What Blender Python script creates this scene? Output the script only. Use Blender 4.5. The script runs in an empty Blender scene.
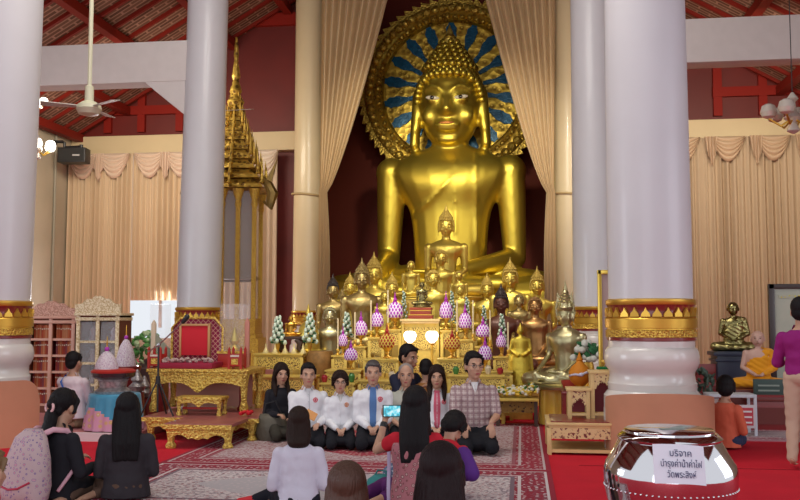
import bpy, bmesh, math, random
from mathutils import Vector, Matrix, Euler, noise
V = Vector
rnd = random.Random(7)
C = bpy.context.scene.collection
SC = bpy.context.scene
# ---------------------------------------------------------------- camera
F = 906.0; YAW = 0.133; PIT = 0.074; CX = 2.62; CH = 1.55
fw = V((-math.sin(YAW)*math.cos(PIT), math.cos(YAW)*math.cos(PIT), math.sin(PIT)))
rt = V((math.cos(YAW), math.sin(YAW), 0)); upv = rt.cross(fw)
CAM = V((CX, 0, CH))
def ray(px, py): return fw + rt*((px-400)/F) + upv*((250-py)/F)
def at(px, py, Y):
    r = ray(px, py); return CAM + r*(Y/r.y)
def fl(px, py, z=0.0):
    r = ray(px, py); return CAM + r*((z-CH)/r.z)
def mpp(p): return (V(p)-CAM).dot(fw)/F
cd = bpy.data.cameras.new('camera'); cam = bpy.data.objects.new('camera', cd); C.objects.link(cam)
cd.sensor_width = 36; cd.lens = F/800*36; cd.clip_end = 200; cd.clip_start = .05
cam.location = CAM
cam.rotation_euler = Matrix((rt, upv, -fw)).transposed().to_euler()
SC.camera = cam
# ---------------------------------------------------------------- materials
MATS = {}
def mat(name, col, rough=.6, metal=0., emit=0., alpha=None, trans=0., bump=0., bscale=20., var=0., vscale=5., col2=None, sss=0., coat=0., ior=None, sheen=0., stretch=None):
    if name in MATS: return MATS[name]
    m = bpy.data.materials.new(name); m.use_nodes = True; nt = m.node_tree; N = nt.nodes; L = nt.links
    b = N['Principled BSDF']; c = (*col, 1)
    b.inputs['Base Color'].default_value = c; b.inputs['Roughness'].default_value = rough; b.inputs['Metallic'].default_value = metal
    if emit: b.inputs['Emission Color'].default_value = c; b.inputs['Emission Strength'].default_value = emit
    if trans: b.inputs['Transmission Weight'].default_value = trans
    if alpha is not None: b.inputs['Alpha'].default_value = alpha
    if rough >= .6 and not metal: b.inputs['Specular IOR Level'].default_value = .2
    if coat: b.inputs['Coat Weight'].default_value = coat
    if sheen: b.inputs['Sheen Weight'].default_value = sheen
    if ior: b.inputs['IOR'].default_value = ior
    if var or bump or col2:
        tc = N.new('ShaderNodeTexCoord')
    if var or col2:
        n = N.new('ShaderNodeTexNoise'); n.inputs['Scale'].default_value = vscale; n.inputs['Detail'].default_value = 5
        L.new(tc.outputs['Object'], n.inputs['Vector'])
        r = N.new('ShaderNodeValToRGB'); r.color_ramp.elements[0].position = .35; r.color_ramp.elements[1].position = .65
        k = col2 if col2 else tuple(x*(1-var) for x in col)
        r.color_ramp.elements[0].color = (*k, 1); r.color_ramp.elements[1].color = c
        L.new(n.outputs['Fac'], r.inputs['Fac']); L.new(r.outputs['Color'], b.inputs['Base Color'])
    if bump:
        n2 = N.new('ShaderNodeTexNoise'); n2.inputs['Scale'].default_value = bscale; n2.inputs['Detail'].default_value = 3
        if stretch:
            mp_ = N.new('ShaderNodeMapping'); mp_.inputs['Scale'].default_value = stretch; L.new(tc.outputs['Object'], mp_.inputs['Vector']); L.new(mp_.outputs['Vector'], n2.inputs['Vector'])
        else: L.new(tc.outputs['Object'], n2.inputs['Vector'])
        bp = N.new('ShaderNodeBump'); bp.inputs['Strength'].default_value = bump; bp.inputs['Distance'].default_value = .02
        L.new(n2.outputs['Fac'], bp.inputs['Height']); L.new(bp.outputs['Normal'], b.inputs['Normal'])
    MATS[name] = m; return m
def pattern(name, base, spots, scale=30, thr=(.45, .55), kind='voronoi', rough=.6, metal=0., bump=.4, rough2=None):
    """two-colour ornament: carved lattice, printed cloth, mosaic"""
    if name in MATS: return MATS[name]
    m = mat(name, base, rough, metal); nt = m.node_tree; N = nt.nodes; L = nt.links; b = N['Principled BSDF']
    tc = N.new('ShaderNodeTexCoord')
    if kind == 'voronoi':
        t = N.new('ShaderNodeTexVoronoi'); t.inputs['Scale'].default_value = scale; out = t.outputs['Distance']
    elif kind == 'noise':
        t = N.new('ShaderNodeTexNoise'); t.inputs['Scale'].default_value = scale; t.inputs['Detail'].default_value = 4; out = t.outputs['Fac']
    L.new(tc.outputs['Object'], t.inputs['Vector'])
    r = N.new('ShaderNodeValToRGB'); e = r.color_ramp.elements
    e[0].position = thr[0]; e[1].position = thr[1]; e[0].color = (*spots[0], 1); e[1].color = (*base, 1)
    for i, s in enumerate(spots[1:]):
        q = e.new(thr[0]*(i+1)/(len(spots))); q.color = (*s, 1)
    L.new(out, r.inputs['Fac']); L.new(r.outputs['Color'], b.inputs['Base Color'])
    if bump:
        bp = N.new('ShaderNodeBump'); bp.inputs['Strength'].default_value = bump; bp.inputs['Distance'].default_value = .02
        L.new(out, bp.inputs['Height']); L.new(bp.outputs['Normal'], b.inputs['Normal'])
    return m
def grid_mat(name, base, line, sx, sy, w=.12, rot=0., axes='XZ', base2=None, rough=.8):
    """woven checks or a diamond lattice from two line families"""
    if name in MATS: return MATS[name]
    m = mat(name, base, rough); nt = m.node_tree; N = nt.nodes; L = nt.links; b = N['Principled BSDF']
    tc = N.new('ShaderNodeTexCoord'); sp = N.new('ShaderNodeSeparateXYZ'); L.new(tc.outputs['Object'], sp.inputs[0])
    def math_(op, a, c=None):
        n = N.new('ShaderNodeMath'); n.operation = op
        for i, v in enumerate((a, c)):
            if v is None: continue
            if isinstance(v, (int, float)): n.inputs[i].default_value = v
            else: L.new(v, n.inputs[i])
        return n.outputs[0]
    a0, a1 = sp.outputs[axes[0]], sp.outputs[axes[1]]
    if rot: a0, a1 = math_('ADD', a0, a1), math_('SUBTRACT', a0, a1)
    u = math_('LESS_THAN', math_('FRACT', math_('MULTIPLY', a0, sx)), w)
    v = math_('LESS_THAN', math_('FRACT', math_('MULTIPLY', a1, sy)), w)
    mx = N.new('ShaderNodeMix'); mx.data_type = 'RGBA'; mx.inputs[6].default_value = (*base, 1); mx.inputs[7].default_value = (*line, 1)
    L.new(math_('MAXIMUM', u, v), mx.inputs[0])
    out = mx.outputs[2]
    if base2:
        u2 = math_('LESS_THAN', math_('FRACT', math_('ADD', math_('MULTIPLY', a0, sx), .5)), w*2)
        v2 = math_('LESS_THAN', math_('FRACT', math_('ADD', math_('MULTIPLY', a1, sy), .5)), w*2)
        my = N.new('ShaderNodeMix'); my.data_type = 'RGBA'; L.new(out, my.inputs[6]); my.inputs[7].default_value = (*base2, 1)
        L.new(math_('MULTIPLY', math_('MAXIMUM', u2, v2), .7), my.inputs[0]); out = my.outputs[2]
    L.new(out, b.inputs['Base Color'])
    return m
GOLD = mat('gold', (.74, .56, .075), .40, .9, bump=.10, bscale=5, var=.12, vscale=2)
GOLDS = mat('gold_statue', (.80, .60, .12), .40, .8, bump=.3, bscale=9, var=.3, vscale=5)
GOLDD = mat('gold_aged', (.55, .40, .15), .42, .85, bump=.3, bscale=15, var=.45, vscale=4)
SILG = mat('pale_brass', (.62, .55, .30), .36, .9, bump=.2, bscale=15, var=.3, vscale=6)
BRONZE = mat('bronze', (.30, .25, .10), .25, .95, var=.3, bump=.2, bscale=20)
COPPER = mat('copper_gold', (.50, .27, .10), .38, .85, var=.3, vscale=8)
GOLDP = mat('gold_paint', (.76, .54, .11), .45, .25, var=.2, vscale=8)
LATT = pattern('carved_gold_lattice', (.78, .57, .13), [(.12, .04, .01)], 55, (.42, .50), 'noise', metal=.2, rough=.45)
ORN = pattern('gold_relief', (.62, .42, .07), [(.30, .17, .02), (.75, .52, .1)], 14, (.30, .55), metal=.75, rough=.38, bump=.9)
ORNS = pattern('gold_relief_small', (.72, .48, .08), [(.35, .10, .02), (.75, .52, .1)], 40, (.25, .45), metal=.6, rough=.4, bump=.8)
WOODP = mat('pale_gold_wood', (.74, .52, .22), .5, 0, var=.12, vscale=6)
LATW = pattern('carved_pale_wood', (.76, .55, .26), [(.18, .02, .02)], 34, (.40, .46), 'noise', rough=.5)
HAIRG = 1
REDC = mat('red_cloth', (.50, .012, .02), .75, sheen=.2)
REDP = mat('red_paint', (.42, .02, .012), .5)
DKRED = mat('dark_red_paint', (.16, .010, .006), .55, var=.3, vscale=.6)
MAROON = mat('maroon_lacquer', (.22, .02, .02), .3, coat=.3)
WHITE = mat('white_plaster', (.61, .60, .625), .42, 0, var=.04, vscale=1.2, coat=.15)
WHITEG = mat('white_marble_base', (.70, .66, .62), .25, 0, var=.05, vscale=3, coat=.4)
CREAM = mat('cream_paint', (.74, .61, .38), .35, 0, var=.06, vscale=1, coat=.2)
LINT = mat('cream_lintel', (.70, .56, .34), .6, var=.06, vscale=1)
HGOLD = mat('gold_hair', (.50, .35, .08), .5, .6)
BLK = mat('black_plastic', (.015, .015, .017), .45)
CLOTHB = mat('black_cloth', (.018, .017, .022), .85)
CLOTHN = mat('navy_cloth', (.02, .022, .045), .8)
SKIN = mat('skin', (.52, .29, .19), .5, sss=.1, var=.08, vscale=8)
SKIND = mat('skin_tan', (.40, .21, .13), .5, var=.08, vscale=8)
LIP = mat('lips', (.42, .10, .09), .45)
EYEM = mat('eye_dark', (.02, .012, .01), .2)
HAIRB = mat('black_hair', (.008, .006, .007), .6, bump=.5, bscale=10, stretch=(9, 9, .6))
HAIRN = mat('brown_hair', (.020, .009, .006), .6, bump=.5, bscale=10, stretch=(9, 9, .6))
COAT = mat('white_coat', (.74, .73, .76), .75, bump=.5, bscale=9)
GLASS = mat('glass', (.9, .95, .95), .05, 0, trans=1., ior=1.1)
ACR = mat('clear_acrylic', (.95, .97, 1.), .04, 0, alpha=.13)
# ---------------------------------------------------------------- geometry
class G:
    def __init__(s): s.v = []; s.f = []; s.m = []; s.mi = 0
    def add(s, vs, fs, M=None):
        o = len(s.v)
        s.v += [tuple(M @ V(p)) if M else tuple(p) for p in vs]
        s.f += [tuple(i+o for i in f) for f in fs]; s.m += [s.mi]*len(fs); return s
    def box(s, c, d, M=None, taper=1.):
        x, y, z = (q/2 for q in d); vs = []
        for k in (-1, 1):
            t = taper if k > 0 else 1
            vs += [(c[0]-x*t, c[1]-y*t, c[2]+z*k), (c[0]+x*t, c[1]-y*t, c[2]+z*k), (c[0]+x*t, c[1]+y*t, c[2]+z*k), (c[0]-x*t, c[1]+y*t, c[2]+z*k)]
        return s.add(vs, [(3, 2, 1, 0), (4, 5, 6, 7), (0, 1, 5, 4), (1, 2, 6, 5), (2, 3, 7, 6), (3, 0, 4, 7)], M)
    def ball(s, c, r, n=12, M=None, rot=None):
        if isinstance(r, (int, float)): r = (r, r, r)
        R = Euler(rot).to_matrix() if rot else None; vs = []; h = max(4, n//2+1)
        def p(x, y, z):
            q = V((x*r[0], y*r[1], z*r[2])); q = R @ q if R else q
            return q+V(c)
        vs.append(p(0, 0, -1))
        for i in range(1, h):
            a = -math.pi/2+math.pi*i/h
            for j in range(n):
                b = 2*math.pi*j/n; vs.append(p(math.cos(a)*math.cos(b), math.cos(a)*math.sin(b), math.sin(a)))
        vs.append(p(0, 0, 1)); fs = []
        for j in range(n): fs.append((0, 1+(j+1) % n, 1+j))
        for i in range(h-2):
            for j in range(n):
                a = 1+i*n+j; b = 1+i*n+(j+1) % n; fs.append((a, b, b+n, a+n))
        t = len(vs)-1
        for j in range(n): fs.append((t, 1+(h-2)*n+j, 1+(h-2)*n+(j+1) % n))
        return s.add(vs, fs, M)
    def loft(s, rings, n=14, M=None, cap=True):
        """rings: (centre, rx, ry, ux, uy) with the two axis vectors of the ellipse"""
        vs = []; fs = []
        for c, rx, ry, ux, uy in rings:
            for j in range(n):
                a = 2*math.pi*j/n; vs.append(V(c)+ux*(rx*math.cos(a))+uy*(ry*math.sin(a)))
        for i in range(len(rings)-1):
            for j in range(n):
                a = i*n+j; b = i*n+(j+1) % n; fs.append((a, b, b+n, a+n))
        if cap:
            fs.append(tuple(range(n-1, -1, -1))); fs.append(tuple((len(rings)-1)*n+j for j in range(n)))
        return s.add(vs, fs, M)
    def cap(s, a, b, ra, rb=None, n=10, M=None, flat=1., side=None):
        """tapered limb with round ends"""
        a = V(a); b = V(b); rb = ra if rb is None else rb; d = b-a; L = d.length
        if L < 1e-6: return s.ball(a, ra, n, M)
        d.normalize(); ux = (V(side) if side else d.orthogonal()); ux = (ux-d*ux.dot(d)).normalized(); uy = d.cross(ux); R = []
        for t in (-.98, -.8, -.45): R.append((a+d*ra*t, ra*math.sqrt(1-t*t), ra*math.sqrt(1-t*t)*flat, ux, uy))
        for t in (0, .35, .7, 1): R.append((a+d*L*t, ra+(rb-ra)*t, (ra+(rb-ra)*t)*flat, ux, uy))
        for t in (.45, .8, .98): R.append((b+d*rb*t, rb*math.sqrt(1-t*t), rb*math.sqrt(1-t*t)*flat, ux, uy))
        return s.loft(R, n, M)
    def tube(s, pts, r, n=8, M=None, cap=True):
        pts = [V(p) for p in pts]; R = []; ux = None
        for i, p in enumerate(pts):
            d = (pts[min(i+1, len(pts)-1)]-pts[max(i-1, 0)]).normalized()
            ux = d.orthogonal().normalized() if ux is None else (ux-d*ux.dot(d)).normalized()
            q = r[i] if isinstance(r, (list, tuple)) else r
            R.append((p, q, q, ux.copy(), d.cross(ux)))
        return s.loft(R, n, M, cap)
    def lathe(s, prof, n=32, c=(0, 0, 0), M=None, sq=0., mis=None, arc=None):
        """prof (r,z) bottom to top; sq>0 squares the plan"""
        vs = []; fs = []; ms = []; full = arc is None; a0, a1 = arc or (0, 2*math.pi); k = n if full else n+1
        for r, z in prof:
            for j in range(k):
                a = a0+(a1-a0)*j/n; q = 1
                if sq: q = 1/max(abs(math.cos(a)), abs(math.sin(a)))*sq+(1-sq)
                vs.append((c[0]+r*q*math.cos(a), c[1]+r*q*math.sin(a), c[2]+z))
        for i in range(len(prof)-1):
            for j in range(n):
                a = i*k+j; b = i*k+((j+1) % k); fs.append((a, b, b+k, a+k)); ms.append(mis[i] if mis else s.mi)
        if full:
            fs.append(tuple(range(k-1, -1, -1))); ms.append(mis[0] if mis else s.mi)
            fs.append(tuple((len(prof)-1)*k+j for j in range(k))); ms.append(mis[-1] if mis else s.mi)
        s.add(vs, fs, M); s.m[-len(fs):] = ms; return s
    def prism(s, poly, t, M=None):
        """polygon in the XZ plane, thickness t along Y (centred)"""
        n = len(poly); vs = [(x, -t/2, z) for x, z in poly]+[(x, t/2, z) for x, z in poly]
        fs = [tuple(range(n)), tuple(range(2*n-1, n-1, -1))]+[((i+1) % n, i, i+n, (i+1) % n+n) for i in range(n)]
        return s.add(vs, fs, M)
    def surf(s, fn, nu, nv, t=0., M=None):
        """fn(u,v)->point sheet, optional thickness along +Y"""
        vs = [V(fn(i/nu, j/nv)) for j in range(nv+1) for i in range(nu+1)]; k = nu+1; q = len(vs)
        fs = [(j*k+i, j*k+i+1, (j+1)*k+i+1, (j+1)*k+i) for j in range(nv) for i in range(nu)]
        if t:
            vs += [p+V((0, t, 0)) for p in vs]; fs += [tuple(q+x for x in reversed(f)) for f in list(fs)]
            bd = [i for i in range(k)]+[j*k+nu for j in range(1, nv+1)]+[nv*k+i for i in range(nu-1, -1, -1)]+[j*k for j in range(nv-1, 0, -1)]
            fs += [(bd[(i+1) % len(bd)], bd[i], bd[i]+q, bd[(i+1) % len(bd)]+q) for i in range(len(bd))]
        return s.add(vs, fs, M)
    def join(s, o, M=None):
        k = s.mi; n = len(s.v); s.v += [tuple(M @ V(p)) if M else p for p in o.v]; s.f += [tuple(i+n for i in f) for f in o.f]; s.m += o.m; s.mi = k; return s
    def raw(s, name):
        me = bpy.data.meshes.new(name); me.from_pydata(s.v, [], s.f)
        me.polygons.foreach_set('material_index', s.m); me.update(); return me
    def skin(s, voxel, it=3, fac=.5, disp=None):
        """fuse everything into one continuous surface"""
        me = s.raw('tmp'); o = bpy.data.objects.new('tmp', me); C.objects.link(o)
        bm = bmesh.new(); bm.from_mesh(me); bmesh.ops.recalc_face_normals(bm, faces=bm.faces); bm.to_mesh(me); bm.free()
        r = o.modifiers.new('r', 'REMESH'); r.mode = 'VOXEL'; r.voxel_size = voxel
        q = o.modifiers.new('s', 'SMOOTH'); q.factor = fac; q.iterations = it
        dg = bpy.context.evaluated_depsgraph_get(); m2 = bpy.data.meshes.new_from_object(o.evaluated_get(dg))
        g = G(); g.v = [tuple(x.co) for x in m2.vertices]; g.f = [tuple(p.vertices) for p in m2.polygons]; g.m = [0]*len(g.f)
        bpy.data.objects.remove(o); bpy.data.meshes.remove(me); bpy.data.meshes.remove(m2)
        if disp: g.v = [disp(V(p)) for p in g.v]
        return g
    def build(s, name, mats, parent=None, smooth=35, bevel=0., fix=True):
        me = s.raw(name)
        if fix:
            bm = bmesh.new(); bm.from_mesh(me)
            if bevel: bmesh.ops.bevel(bm, geom=[e for e in bm.edges if len(e.link_faces) == 2 and e.calc_face_angle(0) > .6], offset=bevel, segments=2, affect='EDGES', profile=.6)
            bmesh.ops.recalc_face_normals(bm, faces=bm.faces); bm.to_mesh(me); bm.free()
        for m in (mats if isinstance(mats, (list, tuple)) else [mats]): me.materials.append(m)
        if smooth:
            for p in me.polygons: p.use_smooth = True
            if smooth < 170: me.set_sharp_from_angle(angle=math.radians(smooth))
        o = bpy.data.objects.new(name, me); C.objects.link(o)
        if parent: o.parent = parent
        return o
def tag(o, label, cat, group=None):
    o['label'] = label; o['category'] = cat
    if group: o['group'] = group
    return o
def T(name, label, cat, loc=(0, 0, 0), rz=0., group=None, sc=1.):
    o = bpy.data.objects.new(name, None); C.objects.link(o); o.location = loc; o.rotation_euler = (0, 0, rz); o.scale = (sc,)*3
    o.empty_display_size = .1; return tag(o, label, cat, group)
def struct(name, g, m, **k):
    o = g.build(name, m, **k); o['kind'] = 'structure'; return o
def dup(root, loc, rz=None, sc=None, label=None, group=None):
    r = root.copy(); C.objects.link(r); r.location = loc
    if rz is not None: r.rotation_euler = (0, 0, rz)
    if sc is not None: r.scale = (sc,)*3 if isinstance(sc, (int, float)) else sc
    if label: r['label'] = label
    if group: r['group'] = group
    for ch in list(root.children):
        c = ch.copy(); C.objects.link(c); c.parent = r
        for g in ch.children:
            d = g.copy(); C.objects.link(d); d.parent = c
    return r
def face_cam(p, extra=0.): return math.atan2(p[1], p[0]-CX)-math.pi/2+extra   # rotation so local -Y looks at the camera
# ================================================================ SETTING
WXL, WXR, WY = -12.5, 12.5, 28.9
carpet = mat('red_carpet', (.60, .012, .030), .85, var=.10, vscale=2.5, bump=.3, bscale=80)
g = G().box((0, 12, -.1), (25.4, 44, .2)); struct('floor', g, carpet)
# seams of the carpet strips
g = G()
for y in (4.6, 7.2, 9.8): g.box((6.2, y, .002), (6, .012, .004))
for y in (6.3, 8.9): g.box((-5.6, y, .002), (6.5, .012, .004))
struct('trim_1', g, mat('carpet_seam', (.22, .01, .015), .9))
# raised aisle floors with a pale edge
dais = mat('aisle_carpet', (.52, .20, .20), .8, var=.2, vscale=3)
PALE = mat('pale_edge', (.72, .60, .60), .5)
for s, nm in ((-1, 'floor_left'), (1, 'floor_right')):
    pass
g = G().box((-7.35, 19.4, .05), (10.3, 17.0, .10)); struct('floor_left', g, dais, bevel=.01)
g = G().box((-7.35, 10.88, .052), (10.32, .05, .108)); struct('trim_2', g, PALE)
# walls
plas = mat('old_plaster', (.50, .44, .33), .8, var=.12, vscale=.8, bump=.2, bscale=3)
g = G().box((WXL-.15, 19.5, 4), (.3, 21, 8)); struct('wall_left', g, plas)
g = G().box((WXR+.15, 19.5, 4), (.3, 21, 8)); struct('wall_right', g, plas)
# back wall: lintel, red gables, niche
g = G()
for s in (-1, 1): g.box((s*8.3, WY+.05, 7.35), (8.4, .5, .62))
struct('trim_3', g, LINT, bevel=.02)
g = G()
for s in (-1, 1): g.box((s*8.3, WY+.2, 10.3), (8.4, .2, 5.3))
struct('wall_back', g, DKRED)
g = G()   # brighter red framing on the gables
for s in (-1, 1):
    g.box((s*8.3, WY+.02, 11.5), (8.4, .16, .42)); g.box((s*10.6, WY+.02, 8.55), (4., .16, .3))
    for x in (8.75, 10.1, 11.3): g.box((s*x, WY+.03, 9.5), (.26, .14, 3.4))
struct('trim_4', g, mat('bright_red_frame', (.24, .012, .006), .6))
g = G().box((-8.3, WY+.3, .5), (8.4, .2, .7))
struct('wall_back_low_left', g, plas); struct('wall_back_low_right', G().box((8.3, WY+.3, .9), (6.4, .2, 1.7)), plas)
g = G().box((-5.0, WY+.3, 3.6), (1.8, .25, 7.2)); struct('wall_back_edge', g, DKRED)
niche = mat('niche_red', (.17, .024, .010), .6, var=.15, vscale=.4)
struct('wall_niche_back', G().box((0, 34.6, 8), (10.4, .3, 16)), niche); struct('wall_niche_left', G().box((-5.0, 31.9, 8), (.3, 5.4, 16)), niche); struct('wall_niche_right', G().box((5.0, 31.9, 8), (.3, 5.4, 16)), niche)
# window_1: bright opening under the raised blind on the left
g = G()
for x in (-9.4, -8.3, -7.2): g.box((x, WY+.25, 2.3), (.08, .1, 2.2))
struct('window_1', g, mat('window_frame_white', (.6, .58, .55), .5))
# roofs
rtile = MATS.get('x') or mat('roof_tile_underside', (.16, .075, .05), .8)
nt = rtile.node_tree; N = nt.nodes; L = nt.links; b = N['Principled BSDF']
tc = N.new('ShaderNodeTexCoord'); br = N.new('ShaderNodeTexBrick'); mp = N.new('ShaderNodeMapping'); mp.inputs['Rotation'].default_value = (0, 0, 0)
br.inputs['Scale'].default_value = 1.; br.inputs['Brick Width'].default_value = .62; br.inputs['Row Height'].default_value = .17; br.inputs['Mortar Size'].default_value = .028
br.inputs['Color1'].default_value = (.17, .085, .055, 1); br.inputs['Color2'].default_value = (.10, .045, .03, 1); br.inputs['Mortar'].default_value = (.32, .18, .13, 1)
L.new(tc.outputs['Object'], mp.inputs['Vector']); L.new(mp.outputs['Vector'], br.inputs['Vector']); L.new(br.outputs['Color'], b.inputs['Base Color'])
SL = (12.5-7.65)/8.4
def roofz(x): return 7.65+(12.5-abs(x))*SL
RR = mat('red_rafter', (.18, .012, .006), .6)
for s, nm in ((-1, 'ceiling_left'), (1, 'ceiling_right')):
    x0, x1 = s*12.7, s*4.0
    g = G(); z0, z1 = roofz(12.7), roofz(4.0)
    vs = [(x0, 2, z0), (x1, 2, z1), (x1, 29.2, z1), (x0, 29.2, z0)]
    g.add(vs+[(a, b_, c+.2) for a, b_, c in vs], [(0, 1, 2, 3), (7, 6, 5, 4), (0, 4, 5, 1), (1, 5, 6, 2), (2, 6, 7, 3), (3, 7, 4, 0)])
    struct(nm, g, rtile)
for s, nm in ((-1, 'trim_5'), (1, 'trim_6')):
    g = G()
    for y in [3+i*.95 for i in range(28)]:     # rafters running up the slope
        a, b_ = V((s*12.6, y, roofz(12.6)-.06)), V((s*4.0, y, roofz(4.0)-.06))
        d = b_-a; M = Matrix.Translation((a+b_)/2) @ Matrix.Rotation(-math.atan2(d.z, d.x), 4, 'Y')
        g.box((0, 0, 0), (d.length, .10, .10), M)
    for x in (5.0, 6.9, 8.8, 10.6, 12.2):          # purlins
        g.box((s*x, 15.6, roofz(x)-.22), (.26, 27, .26))
    struct(nm, g, RR)
g = G().box((0, 15.5, 15.2), (9.2, 39, .3)); struct('ceiling', g, mat('nave_ceiling', (.14, .02, .012), .6))
g = G()
for s in (-1, 1): g.box((s*4.1, 13.5, 13.9), (.4, 30, 2.9))
struct('wall_clerestory', g, DKRED)
# white cross beams with their brackets at the second row
for s, nm in ((-1, 'trim_7'), (1, 'trim_8')):
    g = G(); zb, zt = 6.56, 7.44
    g.box((s*8.2, 18.4, (zb+zt)/2), (8.6, .5, zt-zb))
    g.prism([(s*4.2, 5.65), (s*4.2, 6.7), (s*5.5, 6.7)], .46, Matrix.Translation((0, 18.4, 0)))
    struct(nm, g, mat('beam_white', (.62, .57, .55), .6, var=.04), bevel=.02)
g = G()   # ties over the first and second rows across the aisles
for s in (-1, 1):
    for y in (10.8,): g.box((s*8.2, y, 8.6), (8.6, .4, .6))
struct('trim_9', g, RR)
# ---------------------------------------------------------------- columns
RIM = mat('gilt_rim', (.72, .44, .07), .35, .8)
def column(label, X, Y, rb, body, top, lean=0.):
    t = T('column', label, 'column', (X, Y, 0), group='temple hall columns')
    pr = [(rb, 1.74), (rb, 2.6), (rb*.98, 4.5), (rb*.95, 7.), (rb*.92, top)]
    sg = G().lathe(pr, 48); sg.v = [(x+lean*(z-1.74), y, z) for x, y, z in sg.v]; sg.build('shaft', body, t)
    k = rb/.475
    # white moulded base
    G().lathe([(r*k, z) for r, z in ((.55, 0), (.55, .50), (.545, .52), (.545, .66), (.52, .69), (.495, .72), (.50, .80), (.485, .82), (.475, .90), (.48, .93), (.505, .97), (.53, 1.03), (.533, 1.10), (.52, 1.17), (.50, 1.20), (.485, 1.21), (.485, 1.30))], 48).build('base', WHITEG, t)
    # banded lotus collar
    pf = [(.485, 1.28), (.50, 1.29), (.50, 1.32), (.512, 1.325), (.512, 1.40), (.497, 1.41), (.497, 1.425), (.515, 1.43), (.52, 1.53), (.505, 1.55), (.487, 1.56), (.475, 1.61), (.487, 1.67), (.50, 1.69), (.507, 1.70), (.507, 1.745), (.475, 1.76)]
    mi = [1, 1, 1, 2, 2, 0, 0, 0, 0, 1, 1, 1, 1, 0, 0, 0]
    cl_ = G().lathe([(r*k, z) for r, z in pf], 48, mis=mi).build('collar', [RIM, MAROON, ORNS], t)
    g = G(); nP = 26
    for i in range(nP):
        a = 2*math.pi*i/nP; M = Matrix.Rotation(a, 4, 'Z') @ Matrix.Translation((0, -.50*k, 0))
        g.prism([(-.052*k, 1.555), (.052*k, 1.555), (.045*k, 1.59), (.018*k, 1.62), (0, 1.66), (-.018*k, 1.62), (-.045*k, 1.59)], .03, M)
    g.build('lotus_petals', RIM, cl_)
    return t
column('white column at far left edge, near row, gilded red collar', -4.1, 10.8, .475, WHITE, 13, .018)
column('white column on the right behind the silver bowl, near row', 4.1, 10.8, .475, WHITE, 13)
column('white column rising behind the red throne on the left', -4.12, 18.4, .455, WHITE, 13, .015)
column('white column right of the altar, partly hidden behind nearer white column', 4.1, 18.4, .455, WHITE, 13)
column('cream column left of the great seated figure, beside gathered curtain', -4.1, 28.2, .50, CREAM, 13.5)
column('cream column right of the great seated figure, beside gathered curtain', 4.1, 28.2, .50, CREAM, 13.5)
# ---------------------------------------------------------------- curtains
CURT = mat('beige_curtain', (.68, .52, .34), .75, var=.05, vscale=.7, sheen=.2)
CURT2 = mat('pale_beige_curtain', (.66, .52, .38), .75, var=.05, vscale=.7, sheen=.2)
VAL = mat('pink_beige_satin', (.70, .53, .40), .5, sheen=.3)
def swag(w, h, t):
    g = G()
    def fn(u, v):
        x = (u-.5)*w; sag = (1-(2*u-1)**2); z = -v*h*(.12+.88*sag)
        return V((x, -.10-.10*sag*math.sin(v*math.pi)-.05*abs(math.sin(v*math.pi*5)), z))
    g.surf(fn, 24, 40, .02); return g
def jabot(w, h):
    def fn(u, v):
        z = -v*h*(1-.55*abs(2*u-1)); x = (u-.5)*w*(1-.25*v)
        return V((x, -.16-.05*math.sin(u*math.pi*8), z))
    return G().surf(fn, 24, 12, .02)
def curtain(label, x0, x1, Y, zt, zb, nf, m, swags=(), sw=1.7, sh=1.15, hang=None, vm=None):
    t = T('curtain', label, 'curtain', ((x0+x1)/2, Y, zb)); w = x1-x0; r = random.Random(int(abs(x0)*100))
    ph = [r.uniform(-.5, .5) for _ in range(200)]
    def fn(u, v):
        q = u*nf; d = math.sin(q*2*math.pi+ph[int(q) % 200]*2*(q % 1)*(1-q % 1)*4)
        return V(((u-.5)*w, .09*d*(1+.3*ph[int(q) % 200])*(.7+.3*v)+.03*math.sin(q*5.3), (zt-zb)*(1-v)))
    G().surf(fn, int(nf*10), 6, .015).build('drape', m, t, smooth=80)
    for i, x in enumerate(swags):
        o = swag(sw, sh, 0).build('swag', vm or VAL, t, smooth=60); o.location = (x-(x0+x1)/2, 0, zt-zb)
        if i: 
            o = jabot(.42, sh*1.15).build('jabot', vm or VAL, t, smooth=60); o.location = (x-sw/2-(x0+x1)/2, 0, zt-zb)
    return t
xa = at(70, 150, WY).x; xb = at(139, 150, WY).x; xc = at(186, 150, WY).x; xd = at(181, 150, WY).x
curtain('beige pleated curtain with swags on the left, behind the bookcases', xa+.12, xb, WY-.42, 7.0, .10, 15, CURT, [xa+.75, xa+1.85], 1.05, .85)
curtain('beige curtain drawn short above the bright window, left of red throne', xb, xc+1.0, WY-.42, 7.0, 2.10, 14, CURT, [xb+.6, xb+1.7], 1.05, .85)
xl = at(236, 150, WY).x; xr = at(290, 150, WY).x
curtain('pale narrow swagged curtain beside gilded shrine tower and cream column', xl-.3, xr-.3, WY-.42, 7.0, .10, 9, CURT2, [xl+.15, (xl+xr)/2+.25], .85, .95, vm=mat('pale_satin', (.68, .56, .44), .5))
xl = at(684, 141, WY).x
curtain('long beige pleated curtain with swag valance on the right wall', 4.75, 12.3, WY-.42, 7.05, .05, 36, mat('tan_curtain', (.55, .42, .28), .8, var=.05, vscale=.7), [4.95+i*1.32 for i in range(6)], .98, .78, vm=mat('tan_satin', (.56, .40, .26), .5))
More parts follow.
